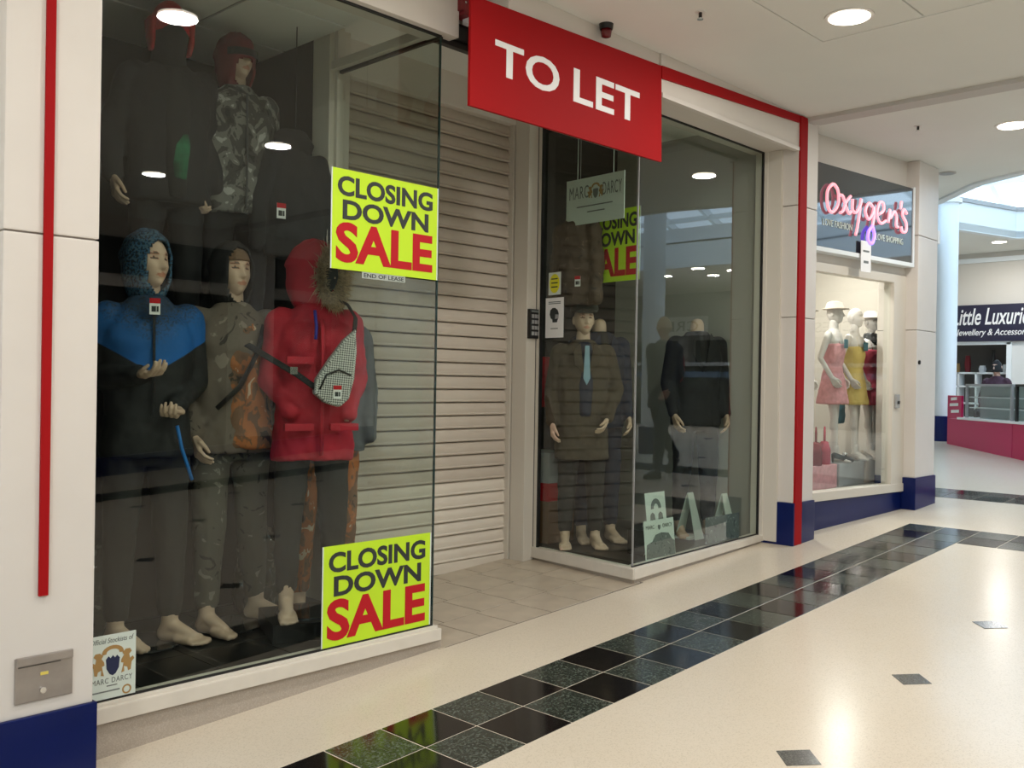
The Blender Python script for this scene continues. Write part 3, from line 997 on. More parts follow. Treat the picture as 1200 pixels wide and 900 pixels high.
t = thing('stockist_poster', 'pale poster with a gold and navy crest low in the left window', 'poster', (-0.626, 0.594, 0.178))
obj('card', G().box(-0.640, -0.454, 0.5915, 0.594, 0.180, 0.424), 'mint', t)
lettering('Official Stockists of', 'grey_ink', t, (-0.628, 0.5913, 0.393), UX, UZ, 0.165, 0.019, shear=0.2, depth=0.0008)
crest(t, (-0.543, 0.5913, 0.315), UX, 0.165)
lettering('MARC DARCY', 'grey_ink', t, (-0.622, 0.5913, 0.242), UX, UZ, 0.155, 0.020, depth=0.0008, space=1.15)
obj('small_print', G().box(-0.565, -0.525, 0.5905, 0.5915, 0.230, 0.234), 'grey_ink', t)
obj('small_print', G().box(-0.630, -0.515, 0.5905, 0.5915, 0.210, 0.215), 'grey_ink', t)
g = G()
for k in range(20):
    a, b_ = 2 * math.pi * k / 20, 2 * math.pi * (k + 1) / 20
    g.prism([(0.018 * math.cos(a), 0.018 * math.sin(a)), (0.018 * math.cos(b_), 0.018 * math.sin(b_)), (0.012 * math.cos(b_), 0.012 * math.sin(b_)), (0.012 * math.cos(a), 0.012 * math.sin(a))],
            (-0.488, 0.5913, 0.206), UX, UZ, 0.001)
obj('seal_ring', g, 'gold', t)

# letterbox on the left pier
t = thing('letter_plate', 'brushed metal letter plate with a lock on the left cream pier', 'letterbox', (-0.892, 0.33, 0.32))
obj('plate', G().box(-0.984, -0.800, 0.322, 0.331, 0.322, 0.472), 'steel', t, bevel=0.004)
obj('flap', G().box(-0.982, -0.802, 0.312, 0.324, 0.446, 0.475), 'steel', t, bevel=0.004)
obj('slot', G().box(-0.975, -0.840, 0.3205, 0.323, 0.440, 0.444), 'gap', t)
obj('lock', G().cyl((-0.898, 0.323, 0.356), 0.010, -0.010, 'y', 20), 'chrome', t)
obj('sticker', G().box(-0.905, -0.880, 0.3205, 0.323, 0.405, 0.415), 'brass', t)

# keypad on the entrance post
t = thing('door_keypad', 'black entry keypad with pale buttons on the post beside the shutter', 'keypad', (2.81, 1.53, 1.70))
obj('case', G().box(2.752, 2.872, 1.505, 1.531, 1.700, 1.905), 'black_plastic', t, bevel=0.006)
for r in range(4):
    for c in range(3):
        obj('button', G().box(2.770 + 0.030 * c, 2.792 + 0.030 * c, 1.500, 1.508, 1.722 + 0.040 * r, 1.748 + 0.040 * r), 'grey_plastic', t, bevel=0.002)
obj('display', G().box(2.768, 2.856, 1.5025, 1.507, 1.882, 1.896), 'grey_ink', t)

# two notices on the return pane
t = thing('smile_notice', 'small notice with a yellow face on the return pane above the face-covering notice', 'notice', (2.84, 1.42, 2.00))
nb = Vector((2.853, 1.425, 2.0))
obj('card', G().prism([(0, 0), (0.125, 0), (0.125, 0.155), (0, 0.155)], nb, ud, UZ, 0.002), 'mint', t)
g = G()
g.prism([(0.0625 + 0.052 * math.cos(2 * math.pi * k / 24), 0.078 + 0.066 * math.sin(2 * math.pi * k / 24)) for k in range(24)], nb + ud.cross(Vector(UZ)) * 0.002, ud, UZ, 0.001)
obj('face', g, mat('face_yellow', (0.75, 0.72, 0.02), 0.5), t)
g = G()
for k in range(3):
    g.prism([(0.030, 0.05 + 0.028 * k), (0.095, 0.05 + 0.028 * k), (0.095, 0.058 + 0.028 * k), (0.030, 0.058 + 0.028 * k)], nb + ud.cross(Vector(UZ)) * 0.003, ud, UZ, 0.001)
obj('face_lines', g, 'ink', t)
t = thing('mask_notice', 'white notice with a black masked head outline on the return pane beside the keypad', 'notice', (2.84, 1.45, 1.70))
nb = Vector((2.857, 1.452, 1.705))
nn = ud.cross(Vector(UZ))
obj('card', G().prism([(0, 0), (0.185, 0), (0.185, 0.275), (0, 0.275)], nb, ud, UZ, 0.002), 'white', t)
head = [(0.075, 0.105), (0.120, 0.105), (0.125, 0.120), (0.135, 0.135), (0.137, 0.165), (0.125, 0.190), (0.10, 0.205), (0.072, 0.205),
        (0.050, 0.190), (0.044, 0.160), (0.055, 0.135), (0.072, 0.125)]
obj('head_mark', G().prism(head, nb + nn * 0.002, ud, UZ, 0.001), 'ink', t)
obj('mask_mark', G().prism([(0.100, 0.128), (0.136, 0.132), (0.137, 0.158), (0.104, 0.160)], nb + nn * 0.003, ud, UZ, 0.001), 'grey_plastic', t)
for a, b_, z in ((0.03, 0.155, 0.243), (0.03, 0.155, 0.232), (0.055, 0.13, 0.060)):
    obj('small_print', G().prism([(a, z), (b_, z), (b_, z + 0.006), (a, z + 0.006)], nb + nn * 0.002, ud, UZ, 0.001), 'grey_ink', t)

# hanging brand sign inside the right window
t = thing('hanging_sign', 'pale hanging sign with a crest above the camouflage jacket in the right window', 'sign', (2.98, 1.05, 2.46))
hb = Vector((2.905, 1.315, 2.47))
hu = (Vector((2.86, 0.79, 0)) - Vector((2.905, 1.315, 0))).normalized()
obj('board', G().prism([(0, 0), (0.53, 0), (0.53, 0.31), (0, 0.31)], hb, hu, UZ, 0.006), 'mint', t)
hn = hu.cross(Vector(UZ))
q = hb + hn * 0.0065
lettering('MARC', 'grey_ink', t, q + hu * 0.03 + Vector((0, 0, 0.175)), hu, UZ, 0.18, 0.085, depth=0.001, space=1.1)
lettering('DARCY', 'grey_ink', t, q + hu * 0.34 + Vector((0, 0, 0.175)), hu, UZ, 0.17, 0.085, depth=0.001, space=1.1)
crest(t, q + hu * 0.275 + Vector((0, 0, 0.205)), hu, 0.15, 'grey_ink', 'gold')
for a, b_, z in ((0.10, 0.43, 0.115), (0.20, 0.36, 0.075)):
    obj('small_print', G().prism([(a, z), (b_, z), (b_, z + 0.008), (a, z + 0.008)], q, hu, UZ, 0.001), 'grey_ink', t)
for k, a in enumerate((0.10, 0.43)):
    p = hb + hu * a + Vector((0, 0, 0.31))
    obj('cord', G().tube([tuple(p), (p.x, p.y, 3.38)], 0.0025, 6), 'mint', t)


# ================================================================ DISPLAY CARDS IN THE RIGHT WINDOW
def easel_card(label, o, w, h, lean, draw):
    """printed card leaning back on the display floor"""
    t = thing('display_card', label, 'card', o, group='printed cards on the right display floor')
    v = Vector((0, math.sin(lean), math.cos(lean)))
    o = Vector(o)
    obj('card', G().prism([(0, 0), (w, 0), (w, h), (0, h)], o, UX, v, 0.003), 'mint', t)
    obj('strut', G().hexa([tuple(o + Vector((w * 0.4, h * 0.45, 0))), tuple(o + Vector((w * 0.6, h * 0.45, 0))), tuple(o + Vector((w * 0.6, h * 0.46, 0))), tuple(o + Vector((w * 0.4, h * 0.46, 0)))],
                          [tuple(o + Vector((w * 0.4, 0, 0)) + v * h * 0.8), tuple(o + Vector((w * 0.6, 0, 0)) + v * h * 0.8), tuple(o + Vector((w * 0.6, 0.003, 0)) + v * h * 0.8), tuple(o + Vector((w * 0.4, 0.003, 0)) + v * h * 0.8)]), 'grey_plastic', t)
    n = Vector(UX).cross(v)
    draw(t, o + n * 0.004, v, w, h)
    return t


def car_card(t, o, v, w, h):
    lettering('MARC', 'grey_ink', t, o + Vector(UX) * 0.06 * w + v * 0.78 * h, UX, v, 0.28 * w, 0.10 * h, depth=0.001)
    lettering('DARCY', 'grey_ink', t, o + Vector(UX) * 0.62 * w + v * 0.78 * h, UX, v, 0.32 * w, 0.10 * h, depth=0.001)
    obj('shield', G().prism([(0.46 * w, 0.86 * h), (0.54 * w, 0.86 * h), (0.54 * w, 0.78 * h), (0.5 * w, 0.73 * h), (0.46 * w, 0.78 * h)], o, UX, v, 0.001), 'grey_ink', t)
    body = [(0.02, 0.04), (0.98, 0.04), (0.99, 0.40), (0.90, 0.46), (0.80, 0.62), (0.55, 0.66), (0.36, 0.62), (0.24, 0.46), (0.06, 0.40)]
    obj('picture', G().prism([(a * w, b * h) for a, b in body], o, UX, v, 0.001), camo('grey_print', [(0.06, 0.07, 0.07), (0.16, 0.18, 0.17), (0.30, 0.33, 0.31)], 30), t)


def arch_card(t, o, v, w, h):
    for sx in (0.30, 0.70):
        obj('figure_mark', G().prism([(w * (sx - 0.14), 0.12 * h), (w * (sx + 0.14), 0.12 * h), (w * (sx + 0.10), 0.40 * h), (w * sx, 0.46 * h), (w * (sx - 0.10), 0.40 * h)], o, UX, v, 0.001), 'grey_ink', t)
    g = G()
    for k in range(10):
        a, b_ = math.pi * k / 10, math.pi * (k + 1) / 10
        g.prism([(w * (0.5 + 0.26 * math.cos(a)), h * (0.55 + 0.28 * math.sin(a))), (w * (0.5 + 0.26 * math.cos(b_)), h * (0.55 + 0.28 * math.sin(b_))),
                 (w * (0.5 + 0.12 * math.cos(b_)), h * (0.55 + 0.14 * math.sin(b_))), (w * (0.5 + 0.12 * math.cos(a)), h * (0.55 + 0.14 * math.sin(a)))], o, UX, v, 0.001)
    obj('arch_mark', g, 'grey_ink', t)


easel_card('pale card with a grey car picture at the right window front corner', (2.955, 0.645, ZF2), 0.34, 0.255, 0.10, car_card)
easel_card('small pale card with a grey arch mark standing above the car card', (3.13, 0.76, ZF2 + 0.17), 0.23, 0.245, 0.12, arch_card)
bx = obj('display_block', G().box(3.10, 3.40, 0.74, 0.90, ZF2, ZF2 + 0.168), 'dark_floor', bevel=0.004)
tag(bx, 'dark low block under the small arch card in the right window', 'block')
t = thing('glass_print', 'grey printed panel lying flat against the right pane near the pier', 'print', (3.62, 0.61, ZF2 + 0.03))
obj('panel', G().box(3.60, 4.05, 0.606, 0.609, 0.29, 0.475), camo('grey_print_b', [(0.05, 0.06, 0.06), (0.12, 0.14, 0.14), (0.26, 0.30, 0.28)], 26), t)
for k, (x, y) in enumerate(((3.98, 0.98), (4.13, 0.78))):
    t = thing('folded_card', ('tall folded pale card at the middle of the right display floor', 'tall folded pale card with a light base nearest the pier in the right window')[k], 'card', (x, y, ZF2), group='tall folded cards')
    for sg in (-1, 1):
        g = G().hexa([(x - 0.06, y + sg * 0.09, ZF2), (x + 0.06, y + sg * 0.09, ZF2), (x + 0.06, y + sg * 0.086, ZF2), (x - 0.06, y + sg * 0.086, ZF2)],
                     [(x - 0.035, y + sg * 0.004, ZF2 + 0.34), (x + 0.035, y + sg * 0.004, ZF2 + 0.34), (x + 0.035, y, ZF2 + 0.34), (x - 0.035, y, ZF2 + 0.34)])
        obj('leaf', g, 'mint', t)
    obj('base', G().box(x - 0.09, x + 0.09, y - 0.06, y + 0.07, ZF2, ZF2 + 0.02), 'mint', t, bevel=0.004)

# ================================================================ NEIGHBOUR SIGN
t = thing('boutique_sign', 'dark glossy boutique sign board with pink neon script above the dress window', 'sign', (5.5, ny(5.5), 2.47))
M['sign_dark'] = mat('sign_dark', (0.012, 0.016, 0.022), 0.05, spec=1.0, coat=1.0)
M['neon_pink'] = mat('neon_pink', (1, 0.5, 0.55), 0.4, emit=(1.0, 0.30, 0.38), emit_s=0.85)
M['neon_purple'] = mat('neon_purple', (0.5, 0.3, 1), 0.4, emit=(0.22, 0.12, 1.0), emit_s=2.0)
obj('board', nbox(4.62, 6.24, -0.08, 0.0, 2.475, 3.12), 'sign_dark', t)
obj('frame_bottom', nbox(4.62, 6.265, -0.09, 0.0, 2.44, 2.475), 'fascia_white', t, bevel=0.004)
obj('frame_side', nbox(6.24, 6.265, -0.09, 0.0, 2.475, 3.13), 'fascia_white', t, bevel=0.004)


def curve_pts(pts, k=6):
    """smooth path through 2-D points a little in front of the sign board"""
    P = [Vector((a, ny(a) - 0.105, b)) for a, b in pts]
    out = []
    for i in range(len(P) - 1):
        p0, p1, p2, p3 = P[max(i - 1, 0)], P[i], P[i + 1], P[min(i + 2, len(P) - 1)]
        for j in range(k):
            s_ = j / k
            out.append(0.5 * ((2 * p1) + (-p0 + p2) * s_ + (2 * p0 - 5 * p1 + 4 * p2 - p3) * s_ ** 2 + (-p0 + 3 * p1 - 3 * p2 + p3) * s_ ** 3))
    out.append(P[-1])
    return [tuple(p) for p in out]


strokes = [
    [(5.02, 2.94), (4.95, 2.97), (4.88, 2.90), (4.89, 2.79), (4.95, 2.75), (5.03, 2.82), (5.03, 2.92), (4.97, 2.97), (4.91, 2.94)],   # O
    [(5.06, 2.90), (5.10, 2.89), (5.15, 2.81), (5.19, 2.77), (5.22, 2.79)],                                                        # x
    [(5.21, 2.91), (5.15, 2.86), (5.10, 2.78), (5.06, 2.76)],
    [(5.24, 2.89), (5.24, 2.81), (5.29, 2.79), (5.36, 2.87), (5.36, 2.90), (5.34, 2.78), (5.31, 2.66), (5.29, 2.61)],              # y
    [(5.54, 2.87), (5.48, 2.89), (5.43, 2.82), (5.48, 2.76), (5.54, 2.81), (5.56, 2.87), (5.56, 2.78), (5.54, 2.71)],              # g
    [(5.64, 2.82), (5.71, 2.86), (5.70, 2.92), (5.64, 2.91), (5.61, 2.81), (5.67, 2.75), (5.75, 2.78)],                            # e
    [(5.79, 2.77), (5.81, 2.88), (5.82, 2.81), (5.88, 2.87), (5.92, 2.84), (5.92, 2.76), (5.95, 2.75)],                            # n
    [(5.985, 2.94), (6.00, 2.97), (5.985, 2.91)],
    [(6.09, 2.88), (6.04, 2.91), (6.02, 2.86), (6.08, 2.80), (6.08, 2.73), (6.02, 2.72), (6.00, 2.76)],                            # s
]
for st in strokes:
    obj('neon_tube', G().tube(curve_pts(st), 0.012, 8), 'neon_pink', t, smooth=True)
obj('neon_tube', G().tube(curve_pts([(5.54, 2.71), (5.575, 2.64), (5.54, 2.57), (5.48, 2.59), (5.485, 2.66), (5.54, 2.71)]), 0.014, 8), 'neon_purple', t, smooth=True)
NU = (1, -0.115, 0)
lettering('LOVE FASHION', 'mint', t, (4.86, ny(4.86) - 0.081, 2.645), NU, UZ, 0.42, 0.052, depth=0.003)
lettering('LOVE SHOPPING', 'mint', t, (5.64, ny(5.64) - 0.081, 2.615), NU, UZ, 0.44, 0.052, depth=0.003)
t = thing('shop_notice', 'white paper notice hanging over the lower edge of the boutique sign', 'notice', (5.46, ny(5.46) - 0.1, 2.33))
obj('paper', nbox(5.38, 5.53, -0.104, -0.100, 2.33, 2.58), 'white', t)
obj('print_line', nbox(5.42, 5.49, -0.106, -0.104, 2.40, 2.42), 'grey_ink', t)
obj('print_line', nbox(5.41, 5.50, -0.106, -0.104, 2.49, 2.505), 'grey_ink', t)
t = thing('window_lock', 'small grey lock on the right frame of the boutique window', 'lock', (6.15, ny(6.15) - 0.01, 1.28))
obj('body', nbox(6.12, 6.18, -0.03, -0.01, 1.22, 1.34), 'grey_plastic', t, bevel=0.005)
obj('barrel', G().cyl((6.15, ny(6.15) - 0.03, 1.27), 0.014, -0.012, 'y', 16), 'black_plastic', t)
t = thing('wall_sensor', 'small white sensor hanging on a cable beside the cream pier by the column', 'sensor', (6.76, 0.24, 2.66))
obj('cable', G().tube([(6.775, 0.24, 3.02), (6.775, 0.24, 2.82)], 0.012, 8), 'white', t)
obj('head', G().box(6.75, 6.80, 0.20, 0.27, 2.70, 2.82), 'white', t, bevel=0.008)
o = obj('pier_stud', G().cyl((6.34, 0.20, 1.62), 0.018, -0.012, 'y', 16), 'black_plastic')
tag(o, 'small black stud on the front of the cream pier by the column', 'stud')
# ================================================================ MANNEQUINS AND PEOPLE
CLOUD = {}


def cloud(size):
    if size not in CLOUD:
        tx = bpy.data.textures.new('folds', 'CLOUDS')
        tx.noise_scale = size
        tx.noise_depth = 2
        CLOUD[size] = tx
    return CLOUD[size]


def skinned(g, voxel, smooth=6, folds=0.0, fold_size=0.10):
    """fuses the overlapping volumes into one surface"""
    me = fix_normals(g.mesh('shape', True))
    o = bpy.data.objects.new('shape', me)
    COL.objects.link(o)
    m = o.modifiers.new('fuse', 'REMESH')
    m.mode = 'VOXEL'
    m.voxel_size = voxel
    m.use_smooth_shade = True
    if smooth:
        m = o.modifiers.new('relax', 'SMOOTH')
        m.iterations = smooth
        m.factor = 0.5
    if folds:
        m = o.modifiers.new('folds', 'DISPLACE')
        m.texture = cloud(fold_size)
        m.strength = folds
        m.mid_level = 0.5
        m.texture_coords = 'LOCAL'
    dg = bpy.context.evaluated_depsgraph_get()
    out = bpy.data.meshes.new_from_object(o.evaluated_get(dg))
    bpy.data.objects.remove(o)
    bpy.data.meshes.remove(me)
    return out


def arrays(me):
    n = len(me.vertices)
    a = np.empty(n * 3)
    me.vertices.foreach_get('co', a)
    return a.reshape(-1, 3), [tuple(p.vertices) for p in me.polygons]


def make_head():
    """face looks along -Y; origin at the middle of the head, 0.236 tall"""
    nu, nv = 72, 54
    V, F, C = [], [], []
    for j in range(nv + 1):
        th = math.pi * j / nv
        for i in range(nu):
            ph = 2 * math.pi * i / nu
            dx, dy, dz = math.sin(th) * math.cos(ph), math.sin(th) * math.sin(ph), math.cos(th)
            x, y, z = 0.074 * dx, 0.094 * dy, 0.118 * dz
            low = max(0.0, min(1.0, (-z - 0.005) / 0.11))
            x *= 1 - 0.34 * low ** 1.3
            if y < 0:
                y *= 1 - 0.10 * max(0, 1 - abs(z) / 0.12) + 0.10 * low
                y -= 0.010 * low
            else:
                y *= 1 - 0.30 * low
            if dy < -0.05:
                w = min(1.0, (-dy - 0.05) / 0.35)
                nose = 0.030 * math.exp(-(x / 0.0125) ** 2) * (max(0.0, min(1.0, (0.030 - z) / 0.055)) if z > -0.027 else max(0.0, 1 - (-0.027 - z) / 0.012))
                eye = -0.011 * math.exp(-((abs(x) - 0.031) / 0.016) ** 2 - ((z - 0.016) / 0.013) ** 2)
                brow = 0.006 * math.exp(-((z - 0.038) / 0.010) ** 2) * math.exp(-(x / 0.055) ** 2)
                cheek = 0.006 * math.exp(-((abs(x) - 0.042) / 0.018) ** 2 - ((z + 0.020) / 0.02) ** 2)
                lip = 0.008 * math.exp(-(x / 0.023) ** 2) * (math.exp(-((z + 0.050) / 0.0060) ** 2) + 0.9 * math.exp(-((z + 0.064) / 0.0065) ** 2))
                mouth = -0.005 * math.exp(-(x / 0.026) ** 2 - ((z + 0.057) / 0.0030) ** 2)
                chin = 0.011 * math.exp(-(x / 0.022) ** 2 - ((z + 0.094) / 0.016) ** 2)
                y -= w * (nose + eye + brow + cheek + lip + mouth + chin)
            V.append((x, y, z))
            c = 0.0
            if dy < -0.2:
                ex = (abs(x) - 0.031) / 0.0125
                ez = (z - 0.015) / 0.0055
                if ex * ex + ez * ez < 1:
                    c = 1.0
                elif abs(abs(x) - 0.033) < 0.019 and abs(z - 0.037 + 0.10 * abs(abs(x) - 0.028)) < 0.0042:
                    c = 0.66
                elif abs(x) < 0.024 and abs(z + 0.057) < 0.012 - 0.25 * abs(x):
                    c = 0.33
            C.append(c)
    for j in range(nv):
        for i in range(nu):
            a, b = j * nu + i, j * nu + (i + 1) % nu
            F.append((a, a + nu, b + nu, b))
    g = G().add(V, F)
    for s in (-1, 1):
        g.ell((s * 0.075, 0.012, -0.004), (0.010, 0.020, 0.032), 10, 8)
    C += [0.0] * (len(g.v) - len(C))
    return np.array(g.v), g.f, np.array(C)


HEAD = make_head()


def make_hand(curl):
    """right hand hanging down: fingers to -Z, thumb and index to the front (-Y), palm to +X"""
    g = G()
    fx = [(-0.030, 0.072, 0.0085), (-0.010, 0.080, 0.009), (0.010, 0.074, 0.0085), (0.028, 0.058, 0.0075)]
    for y, ln, r in fx:
        g.cap((0.0, y * 0.6, -0.010), 0.016, (0.004, y, -0.085), 0.0125, 10)
        p = Vector((0.004, y, -0.085))
        a = 0.15
        for k, part in enumerate((0.46, 0.31, 0.23)):
            a += curl * (0.75, 0.95, 0.6)[k]
            q = p + Vector((math.sin(a), 0.02 * (1 if y > 0 else -1), -math.cos(a))) * ln * part
            g.cap(p, r * (1.1 - 0.1 * k), q, r * (1.0 - 0.1 * k), 10)
            p = q
    g.cap((0.004, -0.020, -0.025), 0.017, (0.012, -0.046, -0.055), 0.013, 10)
    g.cap((0.012, -0.046, -0.055), 0.012, (0.026, -0.052, -0.085), 0.0095, 10)
    g.cap((0.026, -0.052, -0.085), 0.0095, (0.038, -0.044, -0.105), 0.0075, 10)
    g.cap((0, 0, 0.06), 0.024, (0, 0, -0.01), 0.023, 12)
    return arrays(skinned(g, 0.0040, 2))


HANDS = {'relaxed': make_hand(0.42), 'curled': make_hand(0.85)}


def make_foot():
    g = G()
    g.cap((0, 0.0, 0.16), 0.038, (0, 0.005, 0.07), 0.037)
    g.cap((0, 0.03, 0.036), 0.034, (0, 0.0, 0.085), 0.038)
    g.cap((0, 0.025, 0.034), 0.032, (0.005, -0.10, 0.030), 0.030)
    g.cap((0, -0.01, 0.075), 0.034, (0.0, -0.12, 0.034), 0.026)
    g.cap((-0.02, -0.08, 0.026), 0.026, (-0.026, -0.135, 0.022), 0.022)
    g.cap((0.022, -0.06, 0.024), 0.024, (0.030, -0.120, 0.018), 0.018)
    for k, (x, y, r) in enumerate(((-0.030, -0.182, 0.015), (-0.008, -0.186, 0.0115), (0.011, -0.178, 0.0105), (0.028, -0.166, 0.010), (0.042, -0.150, 0.009))):
        g.cap((x * 0.8, y + 0.06, 0.020), r * 1.2, (x, y, r + 0.001), r)
    return arrays(skinned(g, 0.0065, 2))


FOOT = make_foot()


def make_shoe():
    g = G()
    g.cap((0, 0.0, 0.14), 0.045, (0, 0.005, 0.07), 0.046)
    g.cap((0, 0.035, 0.045), 0.042, (0, 0.0, 0.085), 0.046)
    g.cap((0, 0.03, 0.042), 0.040, (0.0, -0.15, 0.036), 0.040)
    g.cap((0, -0.02, 0.08), 0.040, (0.0, -0.19, 0.030), 0.030)
    g.box(-0.038, 0.038, -0.20, 0.07, 0.0, 0.02)
    return arrays(skinned(g, 0.009, 3))


SHOE = make_shoe()


def skin_mat(name, col, paint=True, rough=0.5):
    m, nt, N, L, b = nodes_of(name)
    b.inputs['Roughness'].default_value = rough
    at_ = N.new('ShaderNodeAttribute')
    at_.attribute_name = 'paint'
    r = N.new('ShaderNodeValToRGB')
    r.color_ramp.interpolation = 'CONSTANT'
    e = r.color_ramp.elements
    lips = (col[0] * 0.85, col[1] * 0.55, col[2] * 0.5)
    brow = (col[0] * 0.25, col[1] * 0.22, col[2] * 0.2)
    eye = (0.05, 0.045, 0.04)
    cols = [col, lips, brow, eye] if paint else [col] * 4
    e[0].position, e[1].position = 0.0, 0.2
    e.new(0.5)
    e.new(0.8)
    for k in range(4):
        e[k].color = (*cols[k], 1)
    L.new(at_.outputs['Fac'], r.inputs['Fac'])
    L.new(r.outputs['Color'], b.inputs['Base Color'])
    return m


M['skin'] = skin_mat('mannequin_skin', (0.60, 0.43, 0.32))
M['skin_white'] = skin_mat('mannequin_white', (0.62, 0.58, 0.54), False, 0.35)
M['skin_person'] = skin_mat('person_skin', (0.50, 0.32, 0.24))

J = dict(sh=(0.165, 0.0, 1.455), el=(0.222, 0.035, 1.175), wr=(0.232, -0.055, 0.925), hip=(0.092, 0, 0.93), kn=(0.105, -0.01, 0.50), an=(0.115, 0.02, 0.09))
HC = Vector((0, -0.012, 1.695))     # head centre


def limb(side, el=None, wr=None):
    s = 1 if side == 'L' else -1
    P = [Vector((s * J['sh'][0], J['sh'][1], J['sh'][2])), Vector(el) if el else Vector((s * J['el'][0], J['el'][1], J['el'][2])),
         Vector(wr) if wr else Vector((s * J['wr'][0], J['wr'][1], J['wr'][2]))]
    return P


def leg(side, kn=None, an=None):
    s = 1 if side == 'L' else -1
    return [Vector((s * J['hip'][0], J['hip'][1], J['hip'][2])), Vector(kn) if kn else Vector((s * J['kn'][0], J['kn'][1], J['kn'][2])),
            Vector(an) if an else Vector((s * J['an'][0], J['an'][1], J['an'][2]))]


def place(VF, M4, mirror=False):
    v, f = VF[0], VF[1]
    v = v.copy()
    if mirror:
        v[:, 0] *= -1
        f = [tuple(reversed(q)) for q in f]
    a = np.array(M4)
    return v @ a[:3, :3].T + a[:3, 3], f


def body_mesh(arms, legs, head=True, hyaw=0.0, hpitch=0.0, hand='relaxed', feet=True, slim=1.0, twist=(0, 0), shoes=False, foot_pitch=(0, 0), foot_yaw=(0, 0), fine=False):
    g = G()
    k = slim
    g.rings([(0.86, 0.13 * k, 0.10, 0, 0), (0.95, 0.155 * k, 0.115, 0, 0), (1.08, 0.125 * k, 0.095, 0, 0), (1.25, 0.145 * k, 0.105, 0, 0),
             (1.38, 0.165 * k, 0.11, 0, 0), (1.46, 0.14 * k, 0.085, 0, 0), (1.51, 0.07, 0.06, 0, 0)], 24)
    g.cap((0, 0.005, 1.46), 0.06, (0, -0.005, 1.60), 0.052)
    for A in arms:
        g.cap(A[0], 0.052 * k, A[1], 0.038 * k)
        g.cap(A[1], 0.037 * k, A[2], 0.027)
    for Lg in legs:
        g.cap(Lg[0], 0.082 * k, Lg[1], 0.052 * k)
        g.cap(Lg[1] + Vector((0, 0.012, -0.10)), 0.054 * k, Lg[1], 0.05 * k)
        g.cap(Lg[1], 0.05 * k, Lg[2] + Vector((0, 0, 0.04)), 0.036)
    v, f = arrays(skinned(g, 0.008 if fine else 0.014, 4))
    V, F, C = [v], list(f), [np.zeros(len(v))]
    n = len(v)

    def join(VF2, c=None):
        nonlocal n
        V.append(VF2[0])
        F.extend([tuple(i + n for i in q) for q in VF2[1]])
        C.append(np.zeros(len(VF2[0])) if c is None else c)
        n += len(VF2[0])
    if head:
        Mh = Matrix.Translation(HC) @ Matrix.Rotation(hyaw, 4, 'Z') @ Matrix.Rotation(hpitch, 4, 'X')
        join(place(HEAD, Mh), HEAD[2])
    hands = hand if isinstance(hand, tuple) else (hand, hand)
    for idx, A in enumerate(arms):
        d = (A[2] - A[1]).normalized()
        q = Vector((0, 0, -1)).rotation_difference(d).to_matrix().to_4x4()
        Mh = Matrix.Translation(A[2]) @ Matrix.Rotation(twist[idx], 4, d) @ q
        if hands[idx]:
            join(place(HANDS[hands[idx]], Mh, mirror=(A[0].x > 0)))
    if feet:
        for idx, Lg in enumerate(legs):
            Mf = Matrix.Translation((Lg[2].x, Lg[2].y - 0.015, Lg[2].z - 0.09)) @ Matrix.Rotation((-0.13, 0.13)[Lg[0].x > 0] + foot_yaw[idx], 4, 'Z') @ Matrix.Rotation(foot_pitch[idx], 4, 'X')
            join(place(SHOE if shoes else FOOT, Mf, mirror=(Lg[0].x > 0)))
    me = bpy.data.meshes.new('body')
    me.from_pydata(np.concatenate(V).tolist(), [], F)
    me.polygons.foreach_set('use_smooth', [True] * len(me.polygons))
    at_ = me.attributes.new('paint', 'FLOAT', 'POINT')
    at_.data.foreach_set('value', np.concatenate(C))
    me.update()
    return me


def jacket(arms, hem=0.80, puff=1.0, waist=1.0, collar=0.0, folds=0.022, sleeve=0.0, flare=1.0, voxel=0.0105):
    g = G()
    p = puff * 0.93
    g.rings([(hem, 0.205 * p * flare, 0.150 * p * flare, 0, 0), (hem + 0.03, 0.208 * p * flare, 0.152 * p * flare, 0, 0), (max(1.02, hem + 0.1), 0.185 * p * waist, 0.140 * p * waist, 0, 0),
             (1.18, 0.188 * p * waist, 0.142 * p * waist, 0, -0.005), (1.34, 0.208 * p, 0.150 * p, 0, -0.005), (1.42, 0.205 * p, 0.140 * p, 0, 0),
             (1.475, 0.165 * p, 0.115 * p, 0, 0.005), (1.525, 0.095, 0.085, 0, 0.005), (1.55 + collar, 0.080, 0.078, 0, 0.0)], 28, 2.3)
    for A in arms:
        w = A[2] + (A[1] - A[2]).normalized() * (0.025 + sleeve)
        g.cap(A[0] + Vector((0, 0, -0.012)), 0.082 * p, A[1], 0.064 * p)
        g.cap(A[1], 0.064 * p, w, 0.046 * p)
        e = (A[2] - A[1]).normalized()
        g.cap(w - e * 0.02, 0.049 * p, w + e * 0.005, 0.049 * p)
    return skinned(g, voxel, 5, folds, 0.11)


def trousers(legs, fit=1.0, folds=0.018, end=0.09, voxel=0.0115):
    g = G()
    g.rings([(0.80, 0.10 * fit, 0.10 * fit, 0, 0), (0.88, 0.165 * fit, 0.125 * fit, 0, 0), (1.0, 0.168 * fit, 0.125 * fit, 0, 0), (1.06, 0.15, 0.11, 0, 0)], 24)
    for Lg in legs:
        d = (Lg[1] - Lg[2]).normalized()
        e = Lg[2] + d * (end - 0.03)
        g.cap(Lg[0] + Vector((0, 0, -0.03)), 0.098 * fit, Lg[1], 0.074 * fit)
        g.cap(Lg[1], 0.074 * fit, e, 0.055 * fit)
    return skinned(g, voxel, 4, folds, 0.09)


